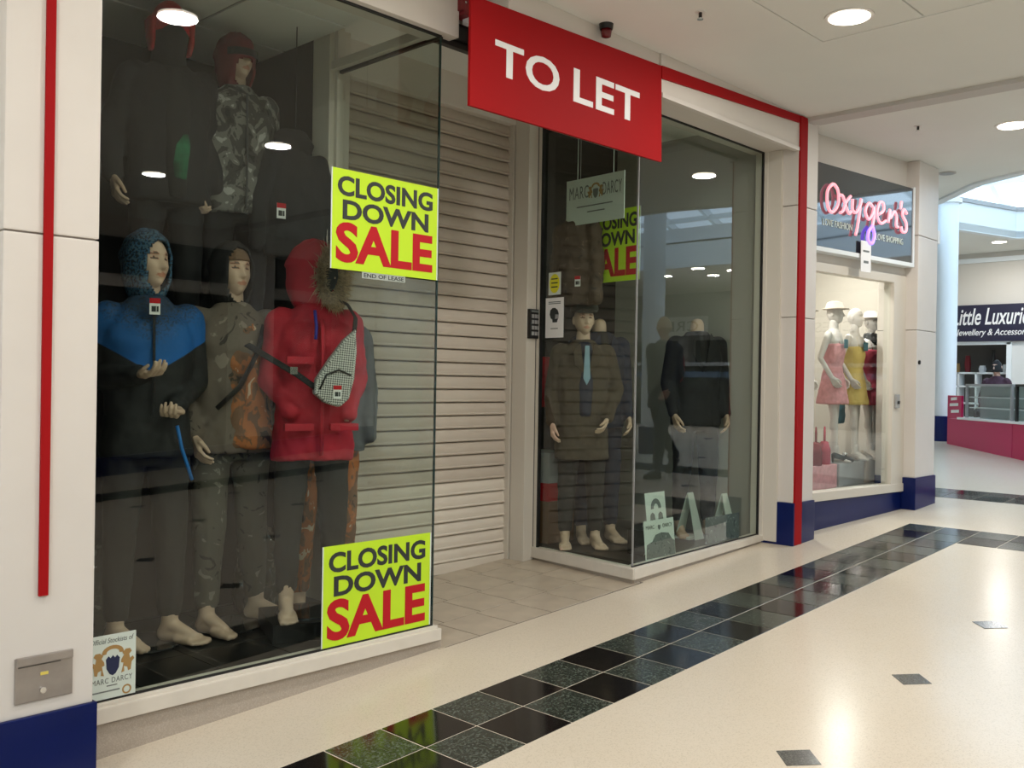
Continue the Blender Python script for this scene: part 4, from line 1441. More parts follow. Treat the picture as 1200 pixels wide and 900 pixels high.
def hood(yaw, size=1.0, opening=(0.90, 1.10), drop=0.0, neck=True, tilt=0.0, thick=0.012):
    """a hood round the head, open at the face"""
    nu, nv = 56, 40
    V, F = [], []
    c = Vector((0, 0.018, 0.012))
    keep = []
    for j in range(nv + 1):
        th = math.pi * 0.02 + (math.pi * 0.92) * j / nv
        for i in range(nu):
            ph = 2 * math.pi * i / nu
            d = Vector((math.sin(th) * math.cos(ph), math.sin(th) * math.sin(ph), math.cos(th)))
            r = Vector((0.100 * d.x, 0.125 * d.y, 0.140 * d.z)) * size
            if d.z < -0.3 and neck:
                k = (-0.3 - d.z) / 0.7
                r.x *= 1 + 0.35 * k
                r.y *= 1 + 0.15 * k
                r.z -= 0.06 * k
            if d.y > 0.2 and d.z > 0:
                r.y += 0.012 * d.y
            wob = 1 + 0.02 * math.sin(7 * ph + 3 * th) + 0.015 * math.sin(11 * th + 2 * ph)
            V.append(tuple(c + r * wob))
            a = math.atan2(d.x, -d.y)
            b = math.asin(max(-1, min(1, d.z))) + 0.12 - drop
            keep.append((a / opening[0]) ** 2 + (b / opening[1]) ** 2 > 0.55)
    for j in range(nv):
        for i in range(nu):
            q = (j * nu + i, (j + 1) * nu + i, (j + 1) * nu + (i + 1) % nu, j * nu + (i + 1) % nu)
            if all(keep[t_] for t_ in q):
                F.append(q)
    g = G().add(V, F)
    me = g.mesh('hood', True)
    bm = bmesh.new()
    bm.from_mesh(me)
    bmesh.ops.delete(bm, geom=[v for v in bm.verts if not v.link_faces], context='VERTS')
    bmesh.ops.recalc_face_normals(bm, faces=bm.faces)
    ret = bmesh.ops.solidify(bm, geom=list(bm.faces), thickness=thick)
    bmesh.ops.recalc_face_normals(bm, faces=bm.faces)
    bmesh.ops.transform(bm, matrix=Matrix.Translation(HC) @ Matrix.Rotation(yaw, 4, 'Z') @ Matrix.Rotation(tilt, 4, 'X'), verts=bm.verts)
    bm.to_mesh(me)
    bm.free()
    me.polygons.foreach_set('use_smooth', [True] * len(me.polygons))
    return me


def figure(name, label, cat, x, y, z, rotz, s, arms, legs=None, group=None, skin='skin', **bk):
    legs = legs or [leg('R'), leg('L')]
    t = thing(name, label, cat, (x, y, z), rotz, group, s)
    obj('body', body_mesh(arms, legs, **bk), skin, t, local=True)
    return t, arms, legs


def lp(name, g, m, t, smooth=False, label=None, bevel=0.0):
    return obj(name, g, m, t, smooth=smooth, local=True, label=label, bevel=bevel)


def base_disc(t, r=0.17):
    lp('base_plate', G().cyl((0, 0.02, 0.0), r, 0.008, n=40), 'chrome_dark', t)


def price_tag(t, x, y, z, s=1.0):
    p = lp('price_tag', G().box(x - 0.022 * s, x + 0.022 * s, y - 0.002, y, z - 0.042 * s, z + 0.028 * s), 'white', t)
    lp('tag_band', G().box(x - 0.022 * s, x + 0.022 * s, y - 0.004, y - 0.0015, z + 0.006 * s, z + 0.028 * s), 'ink_red', p)
    lp('tag_print', G().box(x - 0.014 * s, x + 0.004 * s, y - 0.004, y - 0.0015, z - 0.030 * s, z - 0.006 * s).box(x + 0.007 * s, x + 0.015 * s, y - 0.004, y - 0.0015, z - 0.030 * s, z - 0.006 * s), 'ink', p)
    return p


def zip_strip(t, z0, z1, y, m='black_plastic', w=0.006):
    return lp('zip', G().tube([(0, y, z0), (0, y - 0.004, (z0 + z1) / 2), (0, y + 0.01, z1)], w, 6), m, t)


def hat_shell(t, name, m, size=1.0, low=-0.01, yaw=0.0):
    """a close cap over the top of the head"""
    g = G()
    spec = []
    for k in range(12):
        a = math.pi / 2 * k / 11
        spec.append((HC.z + low + (0.135 - low) * size * math.sin(a), max(0.004, 0.088 * size * math.cos(a)), max(0.004, 0.108 * size * math.cos(a)), HC.x, HC.y + 0.004))
    g.rings(spec, 32)
    return lp(name, g, m, t, smooth=True)


M['chrome_dark'] = mat('smoked_base', (0.03, 0.03, 0.03), 0.08, spec=0.8)
M['black_cloth'] = mat('black_cloth', (0.012, 0.012, 0.013), 0.85)
M['charcoal'] = mat('charcoal_cloth', (0.018, 0.018, 0.017), 0.9)
M['charcoal_grey'] = mat('grey_cloth', (0.11, 0.115, 0.12), 0.9)
M['red_cloth'] = mat('red_cloth', (0.40, 0.012, 0.028), 0.8, noise=0.12, nscale=6, bump=0.06, bscale=60)
M['dark_red'] = mat('dark_red_cloth', (0.17, 0.012, 0.018), 0.7)
M['hat_red'] = mat('hat_red_cloth', (0.50, 0.020, 0.025), 0.8, noise=0.2, nscale=20)
M['camo_grey'] = camo('camo_grey', [(0.015, 0.015, 0.013), (0.05, 0.048, 0.043), (0.17, 0.165, 0.15), (0.42, 0.41, 0.39)], 12, (1, 1, 0.8))
M['camo_dark'] = camo('camo_dark', [(0.012, 0.012, 0.010), (0.07, 0.066, 0.052), (0.17, 0.16, 0.135)], 13)
M['camo_wood'] = camo('camo_wood', [(0.03, 0.02, 0.014), (0.16, 0.08, 0.04), (0.36, 0.12, 0.035), (0.55, 0.42, 0.30)], 14, (1, 1, 0.6))
M['camo_brown'] = camo('camo_brown', [(0.045, 0.035, 0.028), (0.14, 0.11, 0.088), (0.25, 0.205, 0.17)], 12, (1, 1, 0.6))
M['fur'] = mat('fur', (0.44, 0.33, 0.20), 0.9, noise=0.5, nscale=60)
M['navy_cloth'] = mat('navy_cloth', (0.012, 0.018, 0.040), 0.85)
M['brown_coat'] = mat('brown_coat', (0.060, 0.045, 0.028), 0.9, noise=0.15, nscale=30)
M['tweed'] = mat('tweed', (0.035, 0.037, 0.032), 0.95, noise=0.3, nscale=90)


def speckled_blue():
    m, nt, N, L, b = nodes_of('speckled_blue')
    b.inputs['Roughness'].default_value = 0.8
    tc = N.new('ShaderNodeTexCoord')
    n = N.new('ShaderNodeTexNoise')
    n.inputs['Scale'].default_value = 95
    n.inputs['Detail'].default_value = 2
    L.new(tc.outputs['Object'], n.inputs['Vector'])
    r = N.new('ShaderNodeValToRGB')
    r.color_ramp.interpolation = 'CONSTANT'
    e = r.color_ramp.elements
    e[0].color = (0.012, 0.02, 0.03, 1)
    e[1].position = 0.46
    e[1].color = (0.02, 0.09, 0.19, 1)
    e.new(0.56).color = (0.07, 0.13, 0.17, 1)
    L.new(n.outputs['Fac'], r.inputs['Fac'])
    L.new(r.outputs['Color'], b.inputs['Base Color'])
    return m


M['speckled_blue'] = speckled_blue()


def yoke_jacket():
    """black jacket whose chest is bright blue down to a V, speckled towards the shoulders"""
    m, nt, N, L, b = nodes_of('blue_yoke_jacket')
    b.inputs['Roughness'].default_value = 0.75
    tc = N.new('ShaderNodeTexCoord')
    sp = N.new('ShaderNodeSeparateXYZ')
    L.new(tc.outputs['Object'], sp.inputs['Vector'])
    ab = N.new('ShaderNodeMath')
    ab.operation = 'ABSOLUTE'
    L.new(sp.outputs['X'], ab.inputs[0])
    mu = N.new('ShaderNodeMath')
    mu.operation = 'MULTIPLY_ADD'
    L.new(ab.outputs[0], mu.inputs[0])
    mu.inputs[1].default_value = -0.62
    L.new(sp.outputs['Z'], mu.inputs[2])           # z - 0.62|x|
    r = N.new('ShaderNodeMapRange')
    r.inputs['From Min'].default_value = 1.20
    r.inputs['From Max'].default_value = 1.50
    L.new(mu.outputs[0], r.inputs['Value'])
    cr = N.new('ShaderNodeValToRGB')
    e = cr.color_ramp.elements
    e[0].position = 0.0
    e[0].color = (0.012, 0.013, 0.014, 1)
    e[1].position = 0.02
    e[1].color = (0.008, 0.12, 0.42, 1)
    e.new(0.40).color = (0.008, 0.11, 0.36, 1)
    e.new(0.85).color = (0.015, 0.04, 0.09, 1)
    L.new(r.outputs['Result'], cr.inputs['Fac'])
    n = N.new('ShaderNodeTexNoise')
    n.inputs['Scale'].default_value = 100
    L.new(tc.outputs['Object'], n.inputs['Vector'])
    th = N.new('ShaderNodeMath')
    th.operation = 'GREATER_THAN'
    L.new(n.outputs['Fac'], th.inputs[0])
    th.inputs[1].default_value = 0.55
    am = N.new('ShaderNodeMapRange')
    am.inputs['From Min'].default_value = 0.30
    am.inputs['From Max'].default_value = 0.7
    am.inputs['To Max'].default_value = 0.85
    L.new(r.outputs['Result'], am.inputs['Value'])
    fm = N.new('ShaderNodeMath')
    fm.operation = 'MULTIPLY'
    L.new(th.outputs[0], fm.inputs[0])
    L.new(am.outputs['Result'], fm.inputs[1])
    mx = N.new('ShaderNodeMix')
    mx.data_type = 'RGBA'
    L.new(fm.outputs[0], mx.inputs['Factor'])
    L.new(cr.outputs['Color'], mx.inputs['A'])
    mx.inputs['B'].default_value = (0.02, 0.028, 0.035, 1)
    L.new(mx.outputs['Result'], b.inputs['Base Color'])
    return m


M['yoke'] = yoke_jacket()
RA, LA = limb('R'), limb('L')
WIN_GROUP = 'dressed mannequins in the left display window'

# ---- A: blue speckled hood
arms = [limb('R', (-0.21, 0.06, 1.19), (-0.06, -0.24, 1.20)), limb('L', (0.215, 0.05, 1.17), (0.09, -0.17, 1.06))]
t, A, Lg = figure('mannequin', 'mannequin in a speckled blue hood and blue-chested black jacket, hands held forward', 'mannequin', -0.10, 1.27, ZF1 + 0.008, -0.28, 1.035, arms,
                  group=WIN_GROUP, hyaw=0.50, foot_yaw=(0.75, 0.60), hand=('relaxed', 'curled'), twist=(1.2, -1.2))
base_disc(t)
lp('jacket', jacket(arms, 0.84, 1.04), 'yoke', t)
lp('hood', hood(0.50, 1.0, (0.95, 1.05)), 'speckled_blue', t)
lp('trousers', trousers(Lg, 1.0), 'charcoal', t)
zip_strip(t, 1.02, 1.50, -0.160)
price_tag(t, 0.0, -0.165, 1.50)
lp('blue_cord', G().tube([(0.10, -0.16, 0.98), (0.12, -0.165, 0.88), (0.15, -0.15, 0.80), (0.17, -0.14, 0.74)], 0.008, 6), mat('blue_cord', (0.01, 0.16, 0.50), 0.6), t, True)

# ---- B: camouflage hunting jacket
arms = [limb('R', (-0.225, 0.04, 1.17), (-0.20, -0.10, 0.92)), limb('L', (0.22, 0.04, 1.17), (0.17, -0.13, 0.98))]
legs = [leg('R', (-0.11, -0.06, 0.50), (-0.12, -0.06, 0.09)), leg('L', (0.13, 0.06, 0.50), (0.17, 0.10, 0.09))]
t, A, Lg = figure('mannequin', 'bareheaded mannequin with a black hood, brown woodland camouflage jacket and camouflage trousers', 'mannequin', 0.345, 1.30, ZF1 + 0.008, -0.22, 1.035, arms, legs,
                  group=WIN_GROUP, hyaw=0.22, foot_yaw=(0.55, 0.75), hand=('relaxed', None))
base_disc(t)
me = jacket(arms, 0.84, 1.10, folds=0.03)
lp('jacket', me, 'camo_brown', t)
g = G()
g.rings([(0.86, 0.128, 0.06, 0.06, -0.115), (1.05, 0.120, 0.06, 0.05, -0.105), (1.25, 0.125, 0.06, 0.04, -0.11), (1.42, 0.10, 0.05, 0.02, -0.09), (1.50, 0.05, 0.04, 0.0, -0.06)], 24)
lp('jacket_front', skinned(g, 0.010, 3, 0.03, 0.08), 'camo_wood', t)
lp('hood', hood(0.22, 1.0, (1.05, 1.22), 0.05), 'black_cloth', t)
hs = hat_shell(t, 'hair', mat('short_hair', (0.16, 0.095, 0.055), 0.8, noise=0.3, nscale=90), 0.868, 0.050)
lp('trousers', trousers(Lg, 1.02), 'camo_dark', t)
lp('strap', G().tube([(0.11, -0.13, 1.44), (0.06, -0.185, 1.30), (-0.02, -0.195, 1.15), (-0.12, -0.18, 1.05)], 0.018, 8, 0.35), 'black_cloth', t, True)
price_tag(t, 0.20, -0.20, 1.02, 1.2)

# ---- R: red parka with fur hood and a patterned sling bag
arms = [limb('R', (-0.215, 0.02, 1.17), (-0.13, -0.13, 1.0)), limb('L', (0.215, 0.02, 1.17), (0.14, -0.12, 0.98))]
legs = [leg('R', (-0.12, -0.02, 0.50), (-0.13, -0.03, 0.09)), leg('L')]
t, A, Lg = figure('mannequin', 'mannequin in a bright red parka with a fur-edged hood and a patterned sling bag', 'mannequin', 0.615, 0.985, ZF1 + 0.09, -0.38, 0.985, arms, legs,
                  group=WIN_GROUP, hyaw=0.75, hand=(None, None))
base_disc(t)
lp('stand', G().box(-0.22, 0.22, -0.2, 0.2, -0.09, 0.0), 'dark_floor', t)
lp('parka', jacket(arms, 0.77, 1.06, 1.04, 0.02, 0.03, flare=1.0, voxel=0.010), 'red_cloth', t)
hd = lp('hood', hood(0.75, 1.12, (0.92, 1.02), 0.0, tilt=0.1), 'red_cloth', t)
fv, ff = [], []
g = G()
Mh = Matrix.Translation(HC) @ Matrix.Rotation(0.75, 4, 'Z') @ Matrix.Rotation(0.1, 4, 'X')
for k in range(2600):
    a = random.uniform(0, 2 * math.pi)
    rx, rz = 0.082, 0.115
    base = Vector((rx * math.cos(a), -0.098 + 0.012 * math.cos(2 * a), 0.008 + rz * math.sin(a) - 0.01)) + Vector((random.gauss(0, 0.012), random.gauss(0, 0.010), random.gauss(0, 0.012)))
    out = (Vector((math.cos(a) * 0.9, -0.55, math.sin(a) * 0.9)) + Vector((random.gauss(0, 0.35), random.gauss(0, 0.35), random.gauss(0, 0.35)))).normalized()
    tip = base + out * random.uniform(0.045, 0.085)
    u = out.orthogonal().normalized() * 0.0032
    w = out.cross(u)
    pts = [Mh @ (base + u), Mh @ (base - u * 0.5 + w * 0.87), Mh @ (base - u * 0.5 - w * 0.87), Mh @ tip]
    g.add([tuple(p) for p in pts], [(0, 1, 3), (1, 2, 3), (2, 0, 3)])
o = lp('fur_trim', g, 'fur', t)
o['kind'] = 'stuff'
lp('hood_lining', G().ell(tuple(Mh @ Vector((0, -0.03, 0.0))), (0.085, 0.085, 0.11)), 'black_cloth', t, True)
lp('trousers', trousers(Lg, 0.98), 'charcoal', t)
lp('placket', G().tube([(0.0, -0.185, 0.80), (0.0, -0.185, 1.05), (0.0, -0.190, 1.30), (0.0, -0.165, 1.46)], 0.016, 8, 0.4), 'red_cloth', t, True)
for sx in (-0.11, 0.11):
    lp('pocket_flap', G().box(sx - 0.065, sx + 0.065, -0.196, -0.17, 1.24, 1.275), 'red_cloth', t, bevel=0.006)
    lp('pocket_flap', G().box(sx - 0.07, sx + 0.07, -0.196, -0.16, 0.92, 0.955), 'red_cloth', t, bevel=0.006)
lp('blue_tab', G().tube([(-0.04, -0.175, 1.50), (-0.035, -0.19, 1.42), (-0.04, -0.20, 1.36)], 0.008, 6), mat('blue_tab', (0.03, 0.03, 0.30), 0.6), t, True)


def check_mat():
    m, nt, N, L, b = nodes_of('bag_check')
    tc = N.new('ShaderNodeTexCoord')
    ck = N.new('ShaderNodeTexChecker')
    ck.inputs['Scale'].default_value = 130
    ck.inputs['Color1'].default_value = (0.60, 0.60, 0.56, 1)
    ck.inputs['Color2'].default_value = (0.10, 0.10, 0.10, 1)
    mp = N.new('ShaderNodeMapping')
    mp.inputs['Rotation'].default_value = (0, 0.7, 0)
    L.new(tc.outputs['Object'], mp.inputs['Vector'])
    L.new(mp.outputs['Vector'], ck.inputs['Vector'])
    L.new(ck.outputs['Color'], b.inputs['Base Color'])
    b.inputs['Roughness'].default_value = 0.7
    return m


bag = [(0.145, 1.415), (0.150, 1.30), (0.140, 1.17), (0.115, 1.075), (0.07, 1.035), (0.00, 1.055), (-0.055, 1.10), (-0.045, 1.17), (0.02, 1.27), (0.085, 1.36)]
bagm = bevelled(fix_normals(G().prism(bag, (0, -0.195, 0), UX, UZ, 0.06).mesh('sling_bag')), 0.018, 3)
bo = lp('sling_bag', bagm, check_mat(), t)
lp('bag_zip', G().tube([(-0.03, -0.257, 1.12), (0.0, -0.259, 1.19), (0.06, -0.259, 1.215), (0.12, -0.257, 1.19)], 0.005, 6), 'black_plastic', bo, True)
lp('strap', G().tube([(0.145, -0.215, 1.40), (0.155, -0.20, 1.47), (0.135, -0.12, 1.54), (0.10, 0.0, 1.575)], 0.020, 8, 0.3), 'black_cloth', t, True)
lp('strap', G().tube([(-0.045, -0.22, 1.13), (-0.13, -0.215, 1.19), (-0.24, -0.16, 1.26), (-0.33, -0.02, 1.33)], 0.020, 8, 0.3), 'black_cloth', t, True)
lp('buckle', G().box(-0.165, -0.13, -0.228, -0.218, 1.19, 1.225), 'chrome', t)
price_tag(t, 0.055, -0.258, 1.115, 0.9)

# ---- C: grey coat behind the parka
arms = [limb('R'), limb('L')]
t, A, Lg = figure('mannequin', 'dark hooded mannequin in a grey coat and camouflage trousers, half hidden behind the red parka', 'mannequin', 0.845, 1.22, ZF1 + 0.008, -0.5, 1.0, arms,
                  group=WIN_GROUP, head=True, hand=(None, None), hyaw=0.3)
base_disc(t)
lp('coat', jacket(arms, 0.86, 1.12, 1.0), 'charcoal_grey', t)
lp('hood', hood(0.3, 1.05, (0.8, 0.9)), 'black_cloth', t)
lp('trousers', trousers(Lg, 1.0), 'camo_wood', t)

# ---- upper row on the black stage
ZT = 1.445
arms = [limb('R', (-0.27, 0.03, 1.17), (-0.27, -0.07, 0.92)), limb('L')]
t, A, Lg = figure('mannequin', 'upper-row mannequin in a red cap and black snood with an open black jacket', 'mannequin', 0.155, 1.62, ZT, -0.2, 0.99, arms, group=WIN_GROUP,
                  skin='skin', hyaw=0.2, hand=('relaxed', None))
lp('jacket', jacket(arms, 0.82, 1.12), 'black_cloth', t)
lp('shirt_front', skinned(G().rings([(0.84, 0.05, 0.05, 0.01, -0.13), (1.1, 0.06, 0.05, 0.01, -0.13), (1.35, 0.075, 0.05, 0.01, -0.125), (1.5, 0.05, 0.04, 0.0, -0.08)], 20), 0.012, 3), 'charcoal', t)
lp('shirt_stripes', skinned(G().rings([(0.93, 0.034, 0.020, 0.02, -0.165), (1.0, 0.040, 0.022, 0.02, -0.165), (1.10, 0.042, 0.022, 0.03, -0.165), (1.16, 0.02, 0.015, 0.04, -0.16)], 16), 0.008, 2), mat('green_print', (0.015, 0.13, 0.06), 0.8, noise=0.6, nscale=14), t)
lp('snood', G().rings([(HC.z - 0.21, 0.10, 0.10, 0, 0), (HC.z - 0.12, 0.082, 0.09, 0, -0.005), (HC.z - 0.03, 0.090, 0.122, 0, -0.022), (HC.z + 0.03, 0.084, 0.112, 0, -0.014)], 28), 'black_cloth', t, True)
hat_shell(t, 'red_cap', 'hat_red', 1.16, -0.02)
for s_ in (-1, 1):
    lp('ear_flap', skinned(G().rings([(HC.z - 0.11, 0.012, 0.03, s_ * 0.092, -0.03), (HC.z - 0.05, 0.020, 0.06, s_ * 0.096, -0.03), (HC.z + 0.05, 0.022, 0.08, s_ * 0.096, -0.02)], 16), 0.007, 2), 'hat_red', t)
lp('trousers', trousers(Lg, 1.0), 'black_cloth', t)
arms = [limb('R', (-0.27, 0.03, 1.17), (-0.26, -0.09, 0.92)), limb('L')]
t, A, Lg = figure('mannequin', 'upper-row mannequin in grey camouflage jacket with a dark red hood and black eye mask', 'mannequin', 0.535, 1.62, ZT, -0.15, 0.965, arms, group=WIN_GROUP,
                  hyaw=0.25, hand=('curled', None))
lp('jacket', jacket(arms, 0.84, 1.10, folds=0.03), 'camo_grey', t)
lp('hood', hood(0.25, 1.02, (0.85, 0.62), -0.50), 'dark_red', t)
gm = G()
ring = []
for k in range(13):
    a = math.radians(-70 + 140 * k / 12)
    ring.append((0.098 * math.sin(a), -0.112 * math.cos(a) - 0.004))
v, f = [], []
for (px, py) in ring:
    v += [(px, py, 0.040), (px * 1.05, py * 1.05, 0.040), (px * 1.05, py * 1.05, 0.002), (px, py, 0.002)]
for k in range(12):
    for q in range(4):
        f.append((k * 4 + q, k * 4 + (q + 1) % 4, k * 4 + 4 + (q + 1) % 4, k * 4 + 4 + q))
Mh = Matrix.Translation(HC) @ Matrix.Rotation(0.25, 4, 'Z')
gm.add([tuple(Mh @ Vector(p)) for p in v], f)
lp('eye_mask', gm, 'black_plastic', t)
zip_strip(t, 0.86, 1.48, -0.170)
lp('trousers', trousers(Lg, 1.0), 'black_cloth', t)
lp('orange_tie', G().tube([(0.30, -0.05, 1.22), (0.315, -0.08, 1.12), (0.31, -0.10, 1.05), (0.29, -0.11, 0.97)], 0.022, 8, 0.35), mat('orange_cloth', (0.62, 0.12, 0.02), 0.7), t, True)
price_tag(t, 0.20, -0.17, 0.88, 1.2)

# hooded black top hanging behind the upper poster
t = thing('hanging_hoodie', 'plain black hooded top hanging on a hanger behind the upper yellow poster', 'hoodie', (0.83, 1.50, 2.05))
arms = [[Vector((-0.15, 0, 0.53)), Vector((-0.23, 0.0, 0.30)), Vector((-0.24, -0.02, 0.06))], [Vector((0.15, 0, 0.53)), Vector((0.22, 0.0, 0.30)), Vector((0.23, -0.02, 0.06))]]
g = G()
g.rings([(0.0, 0.19, 0.06, 0, 0), (0.2, 0.18, 0.065, 0, 0), (0.45, 0.185, 0.07, 0, 0), (0.55, 0.15, 0.06, 0, 0), (0.60, 0.07, 0.05, 0, 0)], 24)
for A in arms:
    g.cap(A[0], 0.062, A[1], 0.052)
    g.cap(A[1], 0.052, A[2], 0.042)
lp('hoodie', skinned(g, 0.011, 4, 0.02, 0.09), 'black_cloth', t)
lp('hood', skinned(G().rings([(0.55, 0.10, 0.07, 0, 0.02), (0.64, 0.13, 0.09, 0, 0.03), (0.70, 0.08, 0.06, 0, 0.03)], 20), 0.012, 4, 0.02, 0.08), 'black_cloth', t)
lp('hang_cord', G().tube([(0, 0, 0.60), (0, 0, 1.33)], 0.003, 6), 'chrome_dark', t, True)

# bagged goods on the display floor
for k, (x, y, z, c, lb) in enumerate(((-0.17, 1.62, ZF1, 'camo_dark', 'folded camouflage clothes in clear wrap on the floor left of the left window'),
                                      (0.66, 1.55, ZF1, 'camo_dark', 'wrapped dark camouflage bundle between the camouflage and red mannequins'))):
    t = thing('wrapped_bundle', lb, 'bundle', (x, y, z), group='wrapped clothes on the display floor')
    lp('clothes', skinned(G().rings([(0.0, 0.12, 0.09, 0, 0), (0.16, 0.13, 0.10, 0.01, 0), (0.34, 0.11, 0.08, 0, 0), (0.42, 0.06, 0.05, 0, 0)], 20), 0.012, 3, 0.05, 0.08), c, t)
    lp('wrap', skinned(G().rings([(0.0, 0.125, 0.095, 0, 0), (0.16, 0.137, 0.107, 0.01, 0), (0.34, 0.117, 0.087, 0, 0), (0.45, 0.07, 0.055, 0, 0)], 20), 0.012, 2, 0.055, 0.07), 'glass_clear', t)

# ================================================================ RIGHT WINDOW FIGURES
RG = 'dressed mannequins in the right display window'
arms = [limb('R'), limb('L', (0.26, 0.03, 1.18), (0.16, -0.14, 0.96))]
t, A, Lg = figure('mannequin', 'mannequin in a dark flat cap and long brown overcoat with a pale blue tie', 'mannequin', 3.06, 1.28, ZF2, -0.70, 0.935, arms, group=RG, hyaw=0.1, hand=('relaxed', 'relaxed'))
lp('overcoat', jacket(arms, 0.66, 1.06, 1.0, folds=0.02), 'brown_coat', t)
lp('waistcoat', skinned(G().rings([(0.98, 0.045, 0.05, 0, -0.115), (1.2, 0.062, 0.05, 0, -0.115), (1.42, 0.07, 0.05, 0, -0.10), (1.53, 0.05, 0.05, 0, -0.05)], 20), 0.010, 3), 'navy_cloth', t)
lp('tie', G().prism([(-0.016, 1.50), (0.016, 1.50), (0.026, 1.26), (0.0, 1.21), (-0.026, 1.26)], (0, -0.162, 0), UX, UZ, 0.012), mat('pale_blue_tie', (0.22, 0.36, 0.46), 0.5), t, bevel=0.004)
lp('lapel', G().prism([(-0.05, 1.52), (-0.02, 1.30), (-0.09, 1.36), (-0.10, 1.46)], (0, -0.155, 0), UX, UZ, 0.012), 'brown_coat', t)
lp('lapel', G().prism([(0.05, 1.52), (0.10, 1.46), (0.09, 1.36), (0.02, 1.30)], (0, -0.155, 0), UX, UZ, 0.012), 'brown_coat', t)
lp('trousers', trousers(Lg, 0.98), 'charcoal', t)
cp = lp('flat_cap', skinned(G().rings([(HC.z + 0.055, 0.094, 0.118, 0, -0.015), (HC.z + 0.085, 0.108, 0.135, 0, -0.02), (HC.z + 0.120, 0.098, 0.120, 0, -0.012), (HC.z + 0.140, 0.05, 0.07, 0, 0.0)], 28), 0.008, 3), 'tweed', t)
lp('brim', skinned(G().rings([(HC.z + 0.048, 0.070, 0.05, 0, -0.115), (HC.z + 0.058, 0.078, 0.055, 0, -0.115), (HC.z + 0.066, 0.07, 0.05, 0, -0.11)], 24), 0.006, 2), 'tweed', cp)
for k, (x, y, rz, lb, m_, s_) in enumerate(((3.34, 1.36, -0.55, 'headless mannequin in a navy suit beside the brown overcoat', 'navy_cloth', 0.98),
                                          (4.10, 1.02, -0.62, 'headless mannequin in a black suit at the pier end of the right window', 'black_cloth', 1.0))):
    arms = [limb('R', (-0.215, 0.03, 1.17), (-0.205, -0.09, 0.92)), limb('L', (0.215, 0.03, 1.17), (0.205, -0.09, 0.92))]
    t, A, Lg = figure('mannequin', lb, 'mannequin', x, y, ZF2, rz, s_, arms, group=RG, head=False, hand=('relaxed', 'relaxed'))
    lp('suit_jacket', jacket(arms, 0.84, 1.0, 0.98, folds=0.015), m_, t)
    lp('shirt', skinned(G().rings([(1.28, 0.02, 0.04, 0, -0.115), (1.42, 0.045, 0.05, 0, -0.10), (1.55, 0.05, 0.06, 0, -0.03)], 20), 0.009, 3), 'charcoal', t)
    lp('lapel', G().prism([(-0.05, 1.53), (-0.008, 1.24), (-0.09, 1.38), (-0.09, 1.48)], (0, -0.146, 0), UX, UZ, 0.012), m_, t)
    lp('lapel', G().prism([(0.05, 1.53), (0.09, 1.48), (0.09, 1.38), (0.008, 1.24)], (0, -0.146, 0), UX, UZ, 0.012), m_, t)
    lp('suit_trousers', trousers(Lg, 0.98), m_, t)

# camouflage jacket on a hanger in the right window
t = thing('hanging_jacket', 'brown camouflage jacket on a hanger in front of the right yellow poster', 'jacket', (2.96, 1.265, 1.93), math.radians(-82))
g = G()
g.rings([(0.0, 0.17, 0.07, 0, 0), (0.2, 0.165, 0.075, 0, 0), (0.45, 0.175, 0.08, 0, 0), (0.58, 0.14, 0.07, 0, 0), (0.66, 0.06, 0.05, 0, 0)], 24)
for s_ in (-1, 1):
    g.cap((s_ * 0.15, 0, 0.54), 0.062, (s_ * 0.19, 0, 0.28), 0.055)
    g.cap((s_ * 0.19, 0, 0.28), 0.055, (s_ * 0.20, -0.02, 0.04), 0.045)
g.v = [(a * 0.88, b, c * 0.96) for a, b, c in g.v]
lp('jacket', skinned(g, 0.011, 4, 0.035, 0.09), camo('camo_hunting', [(0.02, 0.015, 0.011), (0.07, 0.045, 0.028), (0.14, 0.10, 0.07)], 14), t)
lp('collar', skinned(G().rings([(0.62, 0.07, 0.06, 0, 0), (0.68, 0.065, 0.055, 0, 0)], 20), 0.008, 2), 'camo_wood', t)
lp('hook', G().tube([(0, 0, 0.66), (0, 0, 0.74), (0.03, 0, 0.78), (0.05, 0, 0.75)], 0.004, 6), 'chrome', t, True)
lp('hang_cord', G().tube([(0.02, 0, 0.77), (0.02, 0, 1.52)], 0.002, 6), 'grey_plastic', t)
price_tag(t, 0.08, -0.115, 0.16)

# red and yellow holdall hung at the back, and boxed goods on the dark shelf by the shutter
t = thing('holdall', 'red holdall with a yellow edge hanging behind the flat-capped mannequin', 'bag', (3.02, 1.62, 1.22))
lp('body', skinned(G().rings([(0.0, 0.09, 0.06, 0, 0), (0.2, 0.10, 0.07, 0, 0), (0.36, 0.08, 0.05, 0, 0)], 20, 3), 0.010, 3), 'hat_red', t)
lp('piping', G().tube([(0.09, -0.06, 0.02), (0.105, -0.065, 0.2), (0.085, -0.045, 0.36)], 0.014, 8), mat('yellow_edge', (0.45, 0.45, 0.05), 0.6), t, True)
lp('strap', G().tube([(-0.05, 0, 0.35), (-0.03, 0, 0.47), (0.03, 0, 0.47), (0.05, 0, 0.35)], 0.008, 8), 'black_cloth', t, True)
for k, (zz, hh, c, lb) in enumerate(((0.25, 0.30, mat('kraft', (0.17, 0.085, 0.04), 0.7), 'brown carton on the floor behind the flat-capped mannequin'),
                                    (0.55, 0.13, M['ink_red'], 'small red box on top of the brown carton'),
                                    (0.68, 0.22, M['grey_plastic'], 'grey boxed pack on top of the small red box'))):
    t = thing('carton', lb, 'box', (3.10, 1.62, zz), group='boxes stacked behind the flat-capped mannequin')
    obj('box', G().box(2.97, 3.26, 1.50, 1.78, zz, zz + hh - 0.002), c, t, bevel=0.004)
    obj('tape', G().box(3.10, 3.13, 1.498, 1.782, zz + 0.01, zz + hh), 'mint', t)

